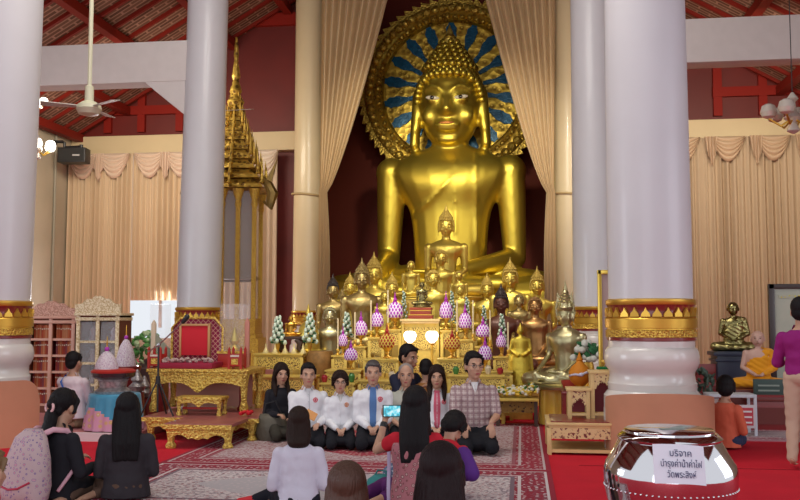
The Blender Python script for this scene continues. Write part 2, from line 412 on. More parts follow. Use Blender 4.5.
# white curtain seam behind: gathered nave curtains
def gathered(label, s, tie, top_in, top_out, Y):
    t = T('tied_curtain', label, 'curtain', (tie.x, Y, 0)); zt = 12.9; zk = tie.z; nf = 9
    def fn(u, v):
        if v < .7:
            k = v/.7; z = zt+(zk-zt)*k; e = k**1.45 if k < 1 else 1
            inn = (top_in-tie.x)*(1-k)**.82*1.0+s*-.17*k; out = (top_out-tie.x)*(1-k)+s*.06*k
            am = .14*(1-k)+.03
        else:
            k = (v-.7)/.3; z = zk*(1-k)+.02; inn = -s*(.17+.10*math.sin(min(k*2.2, 1)*1.57)); out = s*.10; am = .03+.02*k
        x = out+(inn-out)*u
        return V((x, am*math.sin(u*nf*2*math.pi)+.03*math.sin(u*23), z))
    G().surf(fn, 120, 40, .015).build('drape', mat('gold_beige_curtain', (.68, .51, .29), .7, var=.06, vscale=.8, sheen=.2), t, smooth=80)
    g = G(); n = 20
    pts = [V(((4.1*s)-tie.x+.54*math.cos(a), 28.2-Y+.54*math.sin(a), zk+.10*s*0-.05*math.cos(a*1))) for a in [2*math.pi*i/n for i in range(n+1)]]
    g.tube(pts, .035, 6); g.build('tieback', mat('cream_cord', (.55, .42, .22), .6), t)
    return t
YT = 27.6
gathered('curtain swept left and tied to cream column, left of great figure', -1, at(322, 193, YT), at(398, -30, YT).x, at(322, 0, YT).x, YT)
gathered('curtain swept right and tied to cream column, right of great figure', 1, at(552, 193, YT), at(474, -30, YT).x, at(556, 0, YT).x, YT)
# ---------------------------------------------------------------- rugs
def rug_mat(name, w, d, field, border, dark, med, sc=1., medc=(.6, .5, .5)):
    m = mat(name, field, .9); nt = m.node_tree; N = nt.nodes; L = nt.links; b = N['Principled BSDF']
    tc = N.new('ShaderNodeTexCoord'); sp = N.new('ShaderNodeSeparateXYZ'); L.new(tc.outputs['Object'], sp.inputs[0])
    def mth(op, a, c=None):
        n = N.new('ShaderNodeMath'); n.operation = op
        for i, v in enumerate((a, c)):
            if v is None: continue
            if isinstance(v, (int, float)): n.inputs[i].default_value = v
            else: L.new(v, n.inputs[i])
        return n.outputs[0]
    ex = mth('SUBTRACT', w/2, mth('ABSOLUTE', sp.outputs[0])); ey = mth('SUBTRACT', d/2, mth('ABSOLUTE', sp.outputs[1])); e = mth('MINIMUM', ex, ey)
    vo = N.new('ShaderNodeTexVoronoi'); vo.inputs['Scale'].default_value = 16*sc; L.new(tc.outputs['Object'], vo.inputs['Vector']); vo.inputs['Randomness'].default_value = .6
    no = N.new('ShaderNodeTexNoise'); no.inputs['Scale'].default_value = 30*sc; no.inputs['Detail'].default_value = 4; L.new(tc.outputs['Object'], no.inputs['Vector'])
    def mix(f, a, c):
        n = N.new('ShaderNodeMix'); n.data_type = 'RGBA'; L.new(f, n.inputs[0])
        for i, v in ((6, a), (7, c)):
            if isinstance(v, tuple): n.inputs[i].default_value = (*v, 1)
            else: L.new(v, n.inputs[i])
        return n.outputs[2]
    motif = mth('LESS_THAN', vo.outputs['Distance'], .26); fine = mth('GREATER_THAN', no.outputs['Fac'], .54)
    f = mix(mth('MULTIPLY', fine, .75), field, dark); f = mix(mth('MULTIPLY', motif, .55), f, border)
    rr = mth('ADD', mth('POWER', mth('DIVIDE', mth('ABSOLUTE', sp.outputs[0]), w*.30), 1.3), mth('POWER', mth('DIVIDE', mth('ABSOLUTE', sp.outputs[1]), d*.33), 1.3))
    medf = mix(mth('MULTIPLY', motif, .6), med, medc)
    f = mix(mth('LESS_THAN', rr, 1.), f, medf)
    bd = mix(motif, border, tuple(min(1, x*1.0) for x in field)); bd = mix(mth('MULTIPLY', fine, .4), bd, dark)
    f = mix(mth('LESS_THAN', e, .36), f, bd)
    for a_, c_, col in ((.36, .40, dark), (.30, .33, field), (.0, .05, border), (.05, .075, field)):
        f = mix(mth('MULTIPLY', mth('GREATER_THAN', e, a_), mth('LESS_THAN', e, c_)), f, col)
    L.new(f, b.inputs['Base Color']); return m
GREY = (.62, .54, .54); CRI = (.30, .025, .045); DK = (.20, .14, .17)
def rug(label, x0, x1, y0, y1, nm, **k):
    g = G().box((0, 0, .006), (x1-x0, y1-y0, .012)); o = g.build('rug', rug_mat(nm, x1-x0, y1-y0, **k)); o.location = ((x0+x1)/2, (y0+y1)/2, .001)
    return tag(o, label, 'rug', 'patterned rugs on the red carpet')
rug('crimson rug with cream medallion under the kneeling row', -1.2, 2.9, 9.35, 13.4, 'rug_far', field=(.50, .40, .40), border=CRI, dark=(.30, .10, .12), med=(.34, .05, .07), medc=(.62, .50, .42))
rug('greyish patterned rug in the middle, between seated women and kneeling row', -1.2, 2.9, 7.15, 9.33, 'rug_mid', field=GREY, border=CRI, dark=DK, med=(.46, .42, .44))
rug('greyish patterned rug nearest the bottom edge under the seated women', -1.2, 2.9, 3.4, 7.13, 'rug_near', field=GREY, border=CRI, dark=DK, med=(.40, .08, .10))
p = fl(765, 440)
g = G().box((0, 0, .006), (3.4, 1.3, .012)); o = g.build('rug', rug_mat('rug_side', 3.4, 1.3, GREY, (.45, .2, .24), DK, (.5, .4, .42))); o.location = (p.x+.9, p.y+.5, .001)
tag(o, 'pale patterned rug before the seated monk on the right', 'rug')
# ================================================================ SEATED FIGURES IN GOLD
def lerp_rings(spec, n=14):
    X, Y_ = V((1, 0, 0)), V((0, 1, 0)); out = []; q = [(*c, rx, ry) for c, rx, ry in spec]; m = len(q)
    for i in range(m-1):
        p0, p1, p2, p3 = q[max(0, i-1)], q[i], q[i+1], q[min(m-1, i+2)]
        for k in range(4):
            t = k/4; v = [.5*((2*b)+(-a+c)*t+(2*a-5*b+4*c-d)*t*t+(-a+3*b-3*c+d)*t**3) for a, b, c, d in zip(p0, p1, p2, p3)]
            out.append((V(v[:3]), v[3], v[4], X, Y_))
    out.append((V(q[-1][:3]), q[-1][3], q[-1][4], X, Y_)); return out
def buddha_geo(D, vox, robe=True):
    """seated figure, facing -Y, base at z=0, spire tip at z=1"""
    sz, sw, hz, hw, fh = D['sz'], D['sw'], D['hz'], D['hw'], D['fh']     # shoulder z, half width, face centre z, head half width
    g = G(); ww = D['ww']; lw = D.get('lw', .36); lz = D.get('lz', .075)
    nk = sz+.02
    g.loft(lerp_rings([((0, .02, .02), ww*1.35, .12), ((0, .02, .10), ww*1.25, .115), ((0, .01, .17), ww*1.02, .095), ((0, 0, .25), ww, .085),
        ((0, 0, sz-.17), ww*1.12, .088), ((0, -.005, sz-.09), sw*.72, .10), ((0, 0, sz-.03), sw*.82, .095), ((0, .01, sz+.012), sw*.64, .078), ((0, .01, sz+.04), sw*.36, .058), ((0, .01, sz+.05), hw*.6, .05)]), 20)
    g.cap((0, .012, sz), (0, .0, hz-.6*fh), hw*.62, hw*.58, 14)
    ar = sw*.21
    for s in (-1, 1):
        g.ball((s*(sw-ar), .005, sz-.035), (ar*1.05, ar*1.0, ar*1.0), 14)
        el = V((s*(sw-ar*.75), .02, D.get('ez', sz-.30)))
        g.cap((s*(sw-ar), .005, sz-.04), el, ar*.98, ar*.72, 14)
        if s > 0: hd = V((.05, -.17, lz+.085))          # hand in the lap
        else: hd = V((-.21, -.20, lz+.075))             # hand over the shin
        g.cap(el, hd, ar*.70, ar*.42, 12)
        if s > 0: g.ball((-.01, -.185, lz+.075), (.085, .04, .018), 12)
        else:
            g.ball((-.215, -.225, lz+.055), (.032, .022, .035), 10)
            for i in range(4): g.cap((-.19-.016*i, -.235, lz+.04), (-.19-.017*i, -.235, lz-.045+.006*abs(i-1.5)), .0085, .007, 8)
            g.cap((-.175, -.22, lz+.05), (-.155, -.225, lz+.01), .01, .008, 8)
        for i in range(4): 
            if s > 0: g.cap((-.05, -.175-.012*i, lz+.08), (-.12+.006*i, -.18-.012*i, lz+.082), .009, .007, 8)
        kn = V((s*lw, -.10, lz)); hp = V((s*.12, .03, lz+.03))
        g.cap(hp, kn, .095, lz*.95, 14, flat=.9); g.cap(kn, (-s*.10, -.19, lz*.9+(.03 if s < 0 else 0)), lz*.92, .048, 12)
        g.ball((-s*.15, -.20, lz+.02+(.02 if s < 0 else 0)), (.07, .04, .03), 10)
    g.ball((0, -.06, lz*.6), (lw*.9, .16, lz*.6), 16)
    # head
    fh = D['fh']      # half height of the face
    g.ball((0, 0, hz+fh*D.get('cc', .22)), (hw*.98, hw*1.08, fh*D.get('ch', .92)), 20)
    g.ball((0, -hw*.16, hz-fh*.18), (hw*.86, hw*.92, fh*.82), 20)
    if D.get('jaw'):
        g.ball((0, -hw*.10, hz-fh*.42), (hw*.84, hw*.86, fh*.50), 20); g.ball((0, -hw*.05, hz+fh*.25), (hw*.96, hw*1.0, fh*.50), 20)
        g.ball((0, -hw*.66, hz-fh*.80), (hw*.38, hw*.22, fh*.12), 12); g.ball((0, -hw*.99, hz-fh*.54), (hw*.42, hw*.13, fh*.055), 12); g.ball((0, -hw*.95, hz-fh*.63), (hw*.34, hw*.13, fh*.055), 10)
        for s in (-1, 1): g.ball((s*hw*.14, -hw*1.06, hz-fh*.27), (hw*.13, hw*.12, fh*.07), 8); g.cap((s*hw*1.07, hw*.05, hz+fh*.18), (s*hw*1.14, 0, hz-fh*.85), hw*.15, hw*.17, 10, flat=1.6, side=(1, 0, 0))
    else: g.ball((0, -hw*.72, hz-fh*.80), (hw*.30, hw*.26, fh*.17), 12)
    g.cap((0, -hw*1.02, hz+fh*.10), (0, -hw*1.20, hz-fh*.24), hw*.085, hw*.14, 10); g.ball((0, -hw*1.10, hz-fh*.29), (hw*.21, hw*.13, fh*.075), 10)
    g.ball((0, -hw*.99, hz-fh*.50), (hw*.30, hw*.12, fh*.06), 12); g.ball((0, -hw*.96, hz-fh*.60), (hw*.22, hw*.12, fh*.055), 10)
    for s in (-1, 1):
        pts = [V((s*hw*(.07+.72*t), -hw*(1.07-.34*t*t), hz+fh*(.07+.20*math.sin(min(3.1, t*2.75+.02))**.7))) for t in [i/12 for i in range(13)]]
        g.tube(pts, hw*.05, 6)
        g.ball((s*hw*.42, -hw*.93, hz-fh*.01), (hw*.25, hw*.12, fh*.095), 12)
        g.ball((s*hw*.55, -hw*.72, hz-fh*.32), (hw*.28, hw*.22, fh*.20), 12)
        g.cap((s*hw*1.04, hw*.05, hz+fh*.28), (s*hw*1.05, hw*.0, hz-fh*.45), hw*.15, hw*.14, 10, flat=1.8, side=(1, 0, 0))
        g.cap((s*hw*1.05, 0, hz-fh*.45), (s*hw*1.10, -hw*.02, hz-fh*.98), hw*.10, hw*.12, 10)
    if robe:   # robe edge across the chest and shoulder flap
        RS = [(.02, ww*1.35, .12, .02), (.10, ww*1.25, .115, .02), (.17, ww*1.02, .095, .01), (.25, ww, .085, 0), (sz-.17, ww*1.12, .088, 0), (sz-.09, sw*.72, .10, -.005), (sz-.03, sw*.83, .095, 0), (sz+.015, sw*.72, .075, .01), (sz+.04, sw*.4, .055, .01)]
        def fr(x, z):
            for a, b in zip(RS, RS[1:]):
                if a[0] <= z <= b[0]:
                    f = (z-a[0])/(b[0]-a[0]); rx, ry, o = [a[i]+(b[i]-a[i])*f for i in (1, 2, 3)]; x = max(-.88*rx, min(.88*rx, x)); return V((x, o-ry*math.sqrt(max(.02, 1-(x/rx)**2))+.001, z))
            return V((x, -.08, z))
        g.tube([fr(sw*.36, sz+.02-i*(sz-.24)/12) for i in range(13)], .006, 6); g.tube([fr(sw*.10, sz-.005-i*(sz-.24)/12) for i in range(13)], .004, 6)
        g.tube([fr(sw*(.10-.72*i/10), sz-.06-.13*math.sin(i/10*1.45)) for i in range(11)], .006, 6)
    return g.skin(vox, 5, .5)
def curls(D, g, n1=0):
    hw, fh, hz = D['hw'], D['fh'], D['hz']; cr = D.get('cr', .012); c0 = V((0, 0, hz+fh*D.get('cc', .22))); R = V((hw*1.04, hw*1.14, fh*(D.get('ch', .92)+.07)))
    row = 0; a = -.25
    while a < 1.5:
        rr = math.cos(a); n = max(1, int(2*math.pi*rr*hw*1.05/(cr*1.75)))
        for j in range(n):
            b = 2*math.pi*(j+.5*(row % 2))/n
            p = V((rr*math.sin(b), -rr*math.cos(b), math.sin(a)))
            front = -p.y
            lim = .50 if front > .55 else (.50-(.55-front)*1.6 if front > .0 else -.3)
            if p.z < lim: continue
            g.ball((p.x*R.x, p.y*R.y, c0.z+p.z*R.z), (cr, cr, cr*1.15), 8)
        a += cr*1.55/fh; row += 1
    # top-knot
    zt = c0.z+R.z; u0 = D['ut']-zt; NK = D.get('nk', 4); KW = D.get('kw', .40)
    for i in range(NK):
        f = i/(NK-1.); q = hw*(KW-(KW-.26)*f); z = zt-.02+(u0+.015)*f; n = max(6, int(2*math.pi*q/(cr*1.8)))
        for j in range(n):
            b = 2*math.pi*(j+.5*(i % 2))/n; g.ball((q*math.cos(b), q*math.sin(b), z), (cr, cr, cr*1.1), 8)
    g.lathe([(hw*KW*.97, zt-.035), (hw*KW*.95, zt-.01), (hw*(KW*.35+.2), zt+u0*.5), (hw*.27, zt+u0*.95), (.002, D['ut']+.005)], 20)
    return g
def flame(D, g, style='flame'):
    hw, ut = D['hw'], D['ut']; h = 1-ut
    g.lathe([(hw*.30, ut-.02), (hw*.34, ut+.005), (hw*.18, ut+h*.2), (hw*.21, ut+h*.28), (hw*.11, ut+h*.5), (hw*.12, ut+h*.56), (hw*.05, ut+h*.8), (.001, 1.)], 12); return g
SML = dict(sz=.57, sw=.235, hz=.755, hw=.078, fh=.100, ww=.105, ut=.93, ez=.30, cr=.010, lw=.34, nk=5, kw=.85)
SHORT = dict(sz=.64, sw=.25, hz=.85, hw=.092, fh=.110, ww=.14, ut=.975, ez=.34, cr=.013, lw=.40)
BIG = dict(sz=.54, sw=.248, hz=.727, hw=.104, fh=.158, cc=.08, ch=.74, ww=.120, ut=.940, ez=.22, cr=.0125, lw=.345, lz=.085, nk=6, kw=.80, jaw=1)
STAT = {}
def statue(kind, name, label, loc, h, m, rz=None, hair=None, cat='statue', group=None, base=None, wide=1.):
    """each figure: continuous body, curled cap, spire, lotus base"""
    key = kind
    if key not in STAT:
        D = dict(sml=SML, short=SHORT)[kind]
        b = buddha_geo(D, .0095); b.mi = 1
        for s in (-1, 1):
            b.ball((s*D['hw']*.42, -D['hw']*1.035, D['hz']-.002), (D['hw']*.25, .008, .008), 8); b.ball((s*D['hw']*.45, -D['hw']*1.03, D['hz']+D['fh']*.27), (D['hw']*.32, .008, .006), 8)
        b.ball((0, -D['hw']*1.10, D['hz']-D['fh']*.54), (D['hw']*.27, .008, .006), 8); b.mi = 0; b2 = curls(D, G()); b3 = flame(D, G())
        ba = G().lathe([(.34, -.09), (.36, -.07), (.34, -.05), (.30, -.045), (.34, -.02), (.36, 0), (.33, .012)], 28, M=Matrix.Diagonal((1.12, .82, 1, 1)) @ Matrix.Translation((0, -.06, 0)))
        STAT[key] = (b.raw('figure_body'), b2.raw('curls'), b3.raw('spire'), ba.raw('lotus_base'))
    t = T(name, label, cat, loc, face_cam(loc) if rz is None else rz, group)
    t.scale = (h/1.0*wide, h, h)
    mm = m; hm = hair or (HGOLD if m == GOLDS else mat(m.name+'_hair', tuple(x*.6 for x in m.node_tree.nodes['Principled BSDF'].inputs['Base Color'].default_value[:3]), .5, .7))
    for me, nm, q in zip(STAT[key], ('body', 'hair_curls', 'spire', 'pedestal'), (mm, hm, hm, base or mm)):
        if nm == 'spire' and kind == 'short': pass
        me2 = me.copy(); me2.materials.clear(); me2.materials.append(q)
        if nm == 'body': me2.materials.append(mat('statue_feature_line', (.10, .05, .015), .6))
        for p in me2.polygons: p.use_smooth = True
        o = bpy.data.objects.new(nm, me2); C.objects.link(o); o.parent = t
    return t
# ---------------------------------------------------------------- the great figure
YB = 31.0
pt = at(447, 25, YB); pb = at(450, 325, YB); HB = pt.z-pb.z
t = T('great_buddha_statue', 'huge golden seated Buddha with blue-rayed halo behind its head, towering over the altar', 'statue', (pb.x+.03, YB, pb.z), -.02)
t.scale = (HB,)*3
BG = buddha_geo(BIG, .0062)
BG.build('body', GOLD, t, smooth=180)
curls(BIG, G()).build('hair_curls', GOLD, t, smooth=180)
flame(BIG, G()).build('spire', GOLDS, t, smooth=60)
g = G(); g2 = G()
for s in (-1, 1):
    x = s*BIG['hw']*.44; z = BIG['hz']+.001; y = -BIG['hw']*1.035
    e = G().ball((x, y, z), (.0235, .007, .0070), 12, rot=(0, -s*.10, 0)).build('eye_white', mat('mother_of_pearl', (.62, .55, .42), .3), t, smooth=180)
    G().ball((x-.001, y-.0065, z-.0003), (.0068, .003, .0062), 10).build('pupil', EYEM, e, smooth=180)
pass
G().ball((0, -BIG['hw']*1.12, BIG['hz']-BIG['fh']*.52), (.026, .004, .0048), 10).build('lips', mat('red_gold', (.55, .20, .05), .35, .6), t, smooth=180)
G().lathe([(.36, -.10), (.37, -.09), (.35, -.07), (.34, -.05), (.35, -.02), (.36, 0.), (.32, .01)], 40, M=Matrix.Diagonal((1.05, .66, 1, 1))).build('pedestal', GOLDS, t)
# wide golden tiers the great figure sits on
bx = pb.x; 
t = T('altar_plinth', 'broad gold plinth beneath the huge golden seated Buddha', 'plinth', (bx, 30.5, 0))
for w, d, z0, z1 in ((8.0, 3.6, 0, .28), (7.6, 3.3, .28, pb.z*.38)): pass
G().box((0, 0, .1), (6.6, 3.8, .2)).build('plinth', GOLDS, t, bevel=.03)
# halo
YH = 32.9
hc = at(452, 91, YH); hr = 93*mpp(hc)
t = T('halo', 'large round golden halo with blue ray petals behind the huge Buddha head', 'halo', hc, -.02)
g = G()
def disc(g, r, y0, y1, n=64): 
    g.lathe([(r, y0), (r, y1)], n, M=Matrix.Rotation(math.pi/2, 4, 'X'))
disc(g, hr*.80, -.10, .05); g.build('backplate', mat('halo_dull_gold', (.14, .09, .018), .8, 0., var=.3, vscale=2, bump=.3, bscale=3), t)
g = G().lathe([(hr*.74, .10), (hr*.76, .22), (hr*.80, .16), (hr*.82, .24), (hr*.86, .20), (hr*.93, .22), (hr*.95, .10), (hr*.95, -.05), (hr*.74, -.05)], 72, M=Matrix.Rotation(math.pi/2, 4, 'X'))
g.build('ring', pattern('gold_relief_ring', (.66, .44, .06), [(.30, .17, .02), (.78, .54, .1)], 4.5, (.25, .55), metal=.75, rough=.38, bump=1.), t)
for i in range(18):
    a = math.radians(10+20*i)
    poly = []; r0, r1 = hr*.34, hr*.735; w = hr*.053
    prof = [(0, .35), (.15, .5), (.35, .40), (.5, .78), (.58, 1.02), (.66, 1.1), (.72, .98), (.85, 1.12), (.95, .58), (1, .55)]
    poly = [(r0+(r1-r0)*t_, w*q) for t_, q in prof]+[(r0+(r1-r0)*t_, -w*q) for t_, q in reversed(prof)]
    G().prism(poly, .10, Matrix.Rotation(a, 4, 'Y') @ Matrix.Translation((0, -.14, 0))).build('ray_petal', mat('blue_glass_mosaic', (.003, .12, .24), .25, .2, var=.35, vscale=9, bump=.5, bscale=20), t)
g = G(); n = 64; r_ = random.Random(3)
for i in range(n):
    a = 2*math.pi*i/n; M = Matrix.Rotation(a, 4, 'Y')
    q = hr*.93; g.prism([(q, -.24), (q+hr*.045, -.20), (q+hr*.10, .12), (q+hr*.045, .16), (q, .24)], .16, M @ Matrix.Translation((0, -.05, 0)))
    g.ball((hr*.895, -.22, 0), (.17, .10, .17), 8, M=M); g.ball((hr*.80, -.20, 0), (.10, .08, .10), 8, M=M @ Matrix.Rotation(.05, 4, 'Y'))
g.build('flame_edge', ORN, t, smooth=50)
# ---------------------------------------------------------------- altar tiers (steps the statues stand on)
ALT = mat('altar_step_gold', (.55, .36, .08), .45, .5, var=.3, vscale=3)
def tier(label, x0, x1, y0, y1, z, m=None, z0=0., front=True):
    t = T('altar_tier', label, 'altar step', ((x0+x1)/2, (y0+y1)/2, z0), group='altar steps')
    w, d, h = x1-x0, y1-y0, z-z0
    G().box((0, 0, h/2), (w, d, h)).build('block', m or ALT, t, bevel=.01)
    if front:
        G().box((0, -d/2-.02, h-.05), (w+.06, .06, .09)).box((0, -d/2-.012, .05), (w+.04, .05, .10)).build('moulding', GOLDP, t, bevel=.01)
    return t
XL, XR = -2.35, 3.1
tier('lowest back step of the altar behind the stands', XL, XR, 16.2, 18.9, .40)
tier('second back step of the altar under the middle statues', XL-.2, XR+.2, 18.95, 21.4, .58)
tier('third back step of the altar under the rear gold statues', XL-.4, XR+.3, 21.45, 24.9, .60)
tier('rearmost step of the altar before the huge figure', -2.9, 3.1, 24.95, 27.6, 1.10)
def seat(kind, label, px, ytip, ybase, Y, m, zs=None, rot=0., **k):
    """place a statue by where its tip and base stand at depth Y"""
    a = at(px, ytip, Y); b = at(px, ybase, Y); h = (a.z-b.z)/1.05
    zf = b.z+.09*h
    loc = V((a.x, Y, zf)); base = zs
    o = statue(kind, 'buddha_statue', label, loc, h, m, rz=face_cam(loc, rot), **k)
    # a block under the figure down to the step it stands on
    zl = zf-.09*h
    if base is not None and zl-base > .02:
        o2 = G().box((0, 0, 0), (h*.78, h*.5, zl-base)); q = o2.build('plinth_block', ALT, None, bevel=.01)
        q.location = (a.x, Y-.06*h, (zl+base)/2); tag(q, 'gold block under '+label[:70].rsplit(' ', 1)[0], 'plinth')
        q.rotation_euler = (0, 0, face_cam(loc, rot))
        # its own label is shortened to stay readable
        w = ('gold block under '+label).split()[:13]; q['label'] = ' '.join(w)
    return o
seat('sml', 'polished gold Buddha with tall spire seated centre, before huge Buddha lap', 446, 208, 306, 26.0, GOLDS, 1.10)
seat('short', 'small gold Buddha without spire, half hidden behind the front centre one', 441, 252, 318, 23.6, GOLDS, .60)
seat('short', 'gold Buddha with rounded head just above the small red-based bronze', 433, 272, 342, 20.4, GOLDS, .58)
seat('sml', 'tall bright gold Buddha behind the grey-faced spired one, left group', 374, 255, 355, 22.4, GOLDS, .60)
seat('sml', 'pale greyish gold Buddha with thin needle spire, front of left group', 362, 261, 358, 18.4, GOLDD, .40)
seat('sml', 'gold Buddha at left of group between dark-haired one and grey one', 350, 274, 345, 20.6, GOLDS, .58)
seat('sml', 'gold Buddha right of left group, above the tallest purple cone', 392, 274, 350, 20.8, GOLDS, .58)
seat('sml', 'gold Buddha with dark hair beside the hanging left curtain', 333, 276, 352, 19.6, GOLDD, .58, hair=mat('dark_lacquer', (.03, .018, .015), .4))
seat('sml', 'slim gold Buddha left of the large right-hand spired one', 487, 275, 352, 20.6, GOLDS, .58)
seat('sml', 'large gold Buddha with tall spire in the right group', 510, 260, 356, 20.0, GOLDS, .58)
seat('sml', 'gold Buddha with short spire nearest the right hanging curtain', 537, 269, 358, 21.0, GOLDS, .58)
seat('short', 'copper-toned Buddha with worn skin in front of right group', 535, 299, 372, 17.3, COPPER, .40)
seat('sml', 'brown-robed Buddha with black hair and jewel, right of centre', 501, 286, 378, 16.6, mat('brown_lacquer', (.13, .045, .025), .4, .2, var=.3), .40, hair=mat('dark_lacquer', (.03, .018, .015), .4))
seat('short', 'pale brass figure seated at the left front below dark-haired Buddha', 330, 309, 378, 16.9, SILG, .40)
seat('short', 'small gold figure tucked behind centre-right, low between purple cones', 460, 286, 332, 19.2, GOLDS, .58)
seat('short', 'small gold figure between the left group and centre cabinet', 385, 292, 340, 18.2, GOLDS, .40)
seat('short', 'tiny gold figure right of the front centre Buddha', 411, 262, 300, 22.6, GOLDS, .60)
seat('short', 'tiny gold figure on the step right of the polished centre Buddha', 459, 272, 310, 22.6, GOLDS, .60)
seat('sml', 'small gold Buddha with spire left, nearest the cream column foot', 342, 290, 350, 21.0, GOLDD, .58)
seat('short', 'small aged figure between dark Buddha and copper Buddha', 519, 296, 348, 18.2, GOLDD, .40)
# ================================================================ ALTAR FURNITURE AND OFFERINGS
def gold_table(label, cx, y, w, d, h, z0=0., m=GOLDP, lat=LATT, ap=.13, rz=0., name='altar_table', mid=True, rail=True, group='gold offering tables'):
    t = T(name, label, 'table', (cx, y, z0), rz, group)
    G().box((0, 0, h-.015), (w, d, .03)).box((0, 0, h-.045), (w-.05, d-.05, .03)).build('table_top', m, t, bevel=.006)
    for s in (-1, 1): G().box((0, s*(d/2-.035), h-.06-ap/2), (w-.10, .018, ap)).build('carved_apron', lat, t)
    for sx in (-1, 1):
        for sy in (-1, 1): G().box((sx*(w/2-.03), sy*(d/2-.03), (h-.06)/2), (.05, .05, h-.06)).build('leg', m, t, bevel=.004)
    zr_ = .09 if name == 'altar_table' else .045
    if rail and h > .3: G().box((0, -d/2+.03, zr_), (w-.1, .025, .035)).box((0, 0, zr_), (w-.1, d-.1, .012)).build('lower_rail', m, t)
    return t
def X_(px, Y): return at(px, 350, Y).x
def Z_(py, px, Y): return at(px, py, Y).z
# front row of tables, each its own piece
Y1 = 13.5
for i, (a, b, py, lb) in enumerate(((322, 358, 382, 'low gold lattice table at the far left of the front altar row'), (360, 402, 379, 'low gold lattice table in front row behind man with blue shirt'),
        (404, 446, 383, 'low gold lattice table in front row behind the long-haired woman in pink'), (448, 505, 374, 'low gold lattice table in front row behind the plaid-shirt man'))):
    x0, x1 = X_(a, Y1), X_(b, Y1); gold_table(lb, (x0+x1)/2, Y1, x1-x0, .42, Z_(py, a, Y1))
Y2 = 14.1
for a, b, py, lb in ((328, 364, 369, 'gold lattice stand under the leftmost purple cones'), (366, 401, 358, 'gold lattice stand under the left red and gold mosaic cone'),
        (438, 474, 358, 'gold lattice stand under the right red and gold mosaic cone'), (476, 513, 370, 'gold lattice stand under the rightmost purple cones')):
    x0, x1 = X_(a, Y2), X_(b, Y2); gold_table(lb, (x0+x1)/2, Y2, x1-x0, .5, Z_(py, a, Y2), ap=.16)
Y3 = 14.9
for a, b, py, lb in ((333, 349, 355, 'small square gold box stand at the outer left, second row'), (353, 368, 346, 'slim gold stand with purple cone, left third row'), (369, 386, 337, 'slim gold stand higher and nearer the centre on the left'),
        (387, 403, 329, 'tallest slim gold stand left of the lit cabinet'), (441, 456, 330, 'tallest slim gold stand right of the lit cabinet'), (457, 474, 339, 'slim gold stand right of centre, one lower'),
        (475, 491, 346, 'slim gold stand in the right third row'), (493, 511, 356, 'small gold stand at the outer right, second row')):
    x0, x1 = X_(a, Y3), X_(b, Y3); gold_table(lb, (x0+x1)/2, Y3, x1-x0, .34, Z_(py, a, Y3), ap=.20)
# centre cabinet with red base statue
x0, x1 = X_(403, 14.9), X_(440, 14.9); zc = Z_(320, 420, 14.9)
t = T('altar_cabinet', 'tall gold centre cabinet holding the small bronze on a red stepped base', 'cabinet', ((x0+x1)/2, 14.9, 0))
w = x1-x0
G().box((0, .05, zc/2), (w-.04, .35, zc)).build('body', GOLDP, t, bevel=.01)
G().box((0, 0, zc), (w+.04, .48, .04)).box((0, 0, zc-.04), (w, .44, .03)).build('cornice', WOODP, t, bevel=.005)
G().box((0, -.135, zc-.30), (w-.08, .02, .36)).box((0, -.135, zc*.42), (w-.08, .02, .30)).build('carved_panel', LATT, t)
for s in (-1, 1): G().box((s*(w/2-.02), -.16, zc/2), (.04, .04, zc)).build('post', GOLDP, t, bevel=.004)
cx0 = (x0+x1)/2
t = T('red_stand', 'red and gold stepped stand under the small bronze Buddha', 'stand', (cx0, 14.85, zc+.02))
G().box((0, 0, .03), (.40, .24, .06)).box((0, 0, .10), (.34, .2, .09)).box((0, 0, .165), (.36, .22, .04)).build('steps', mat('red_gilt_wood', (.36, .06, .03), .4, .2), t, bevel=.006)
G().box((0, -.105, .135), (.35, .02, .012)).box((0, -.115, .065), (.39, .02, .012)).build('gilt_line', RIM, t)
seat('short', 'small dark bronze Buddha on the red stand at altar centre', 422, 283, 307, 14.85, BRONZE)
# lamps
for px, lb in ((410, 'glowing white globe lamp on the left of the altar centre'), (432, 'glowing white globe lamp on the right of the altar centre')):
    p = at(px, 343, 14.45); t = T('globe_lamp', lb, 'lamp', (p.x, 14.45, 0), group='altar globe lamps')
    zb = Z_(343, px, 14.45)
    G().lathe([(.07, 0), (.07, .02), (.02, .05), (.018, zb*.5), (.03, zb*.52), (.018, zb*.54), (.02, zb-.03), (.05, zb)], 14).build('stem', RIM, t)
    G().lathe([(.03, zb), (.085, zb+.05), (.105, zb+.12), (.09, zb+.17), (.05, zb+.19)], 16).build('shade', mat('lamp_glass_lit', (1., .93, .8), .5, emit=3.), t)
    L_ = bpy.data.lights.new('globe_light', 'POINT'); L_.energy = 4; L_.color = (1, .85, .6); L_.shadow_soft_size = .1
    o = bpy.data.objects.new('globe_light', L_); C.objects.link(o); o.location = (p.x, 14.25, zb+.1)
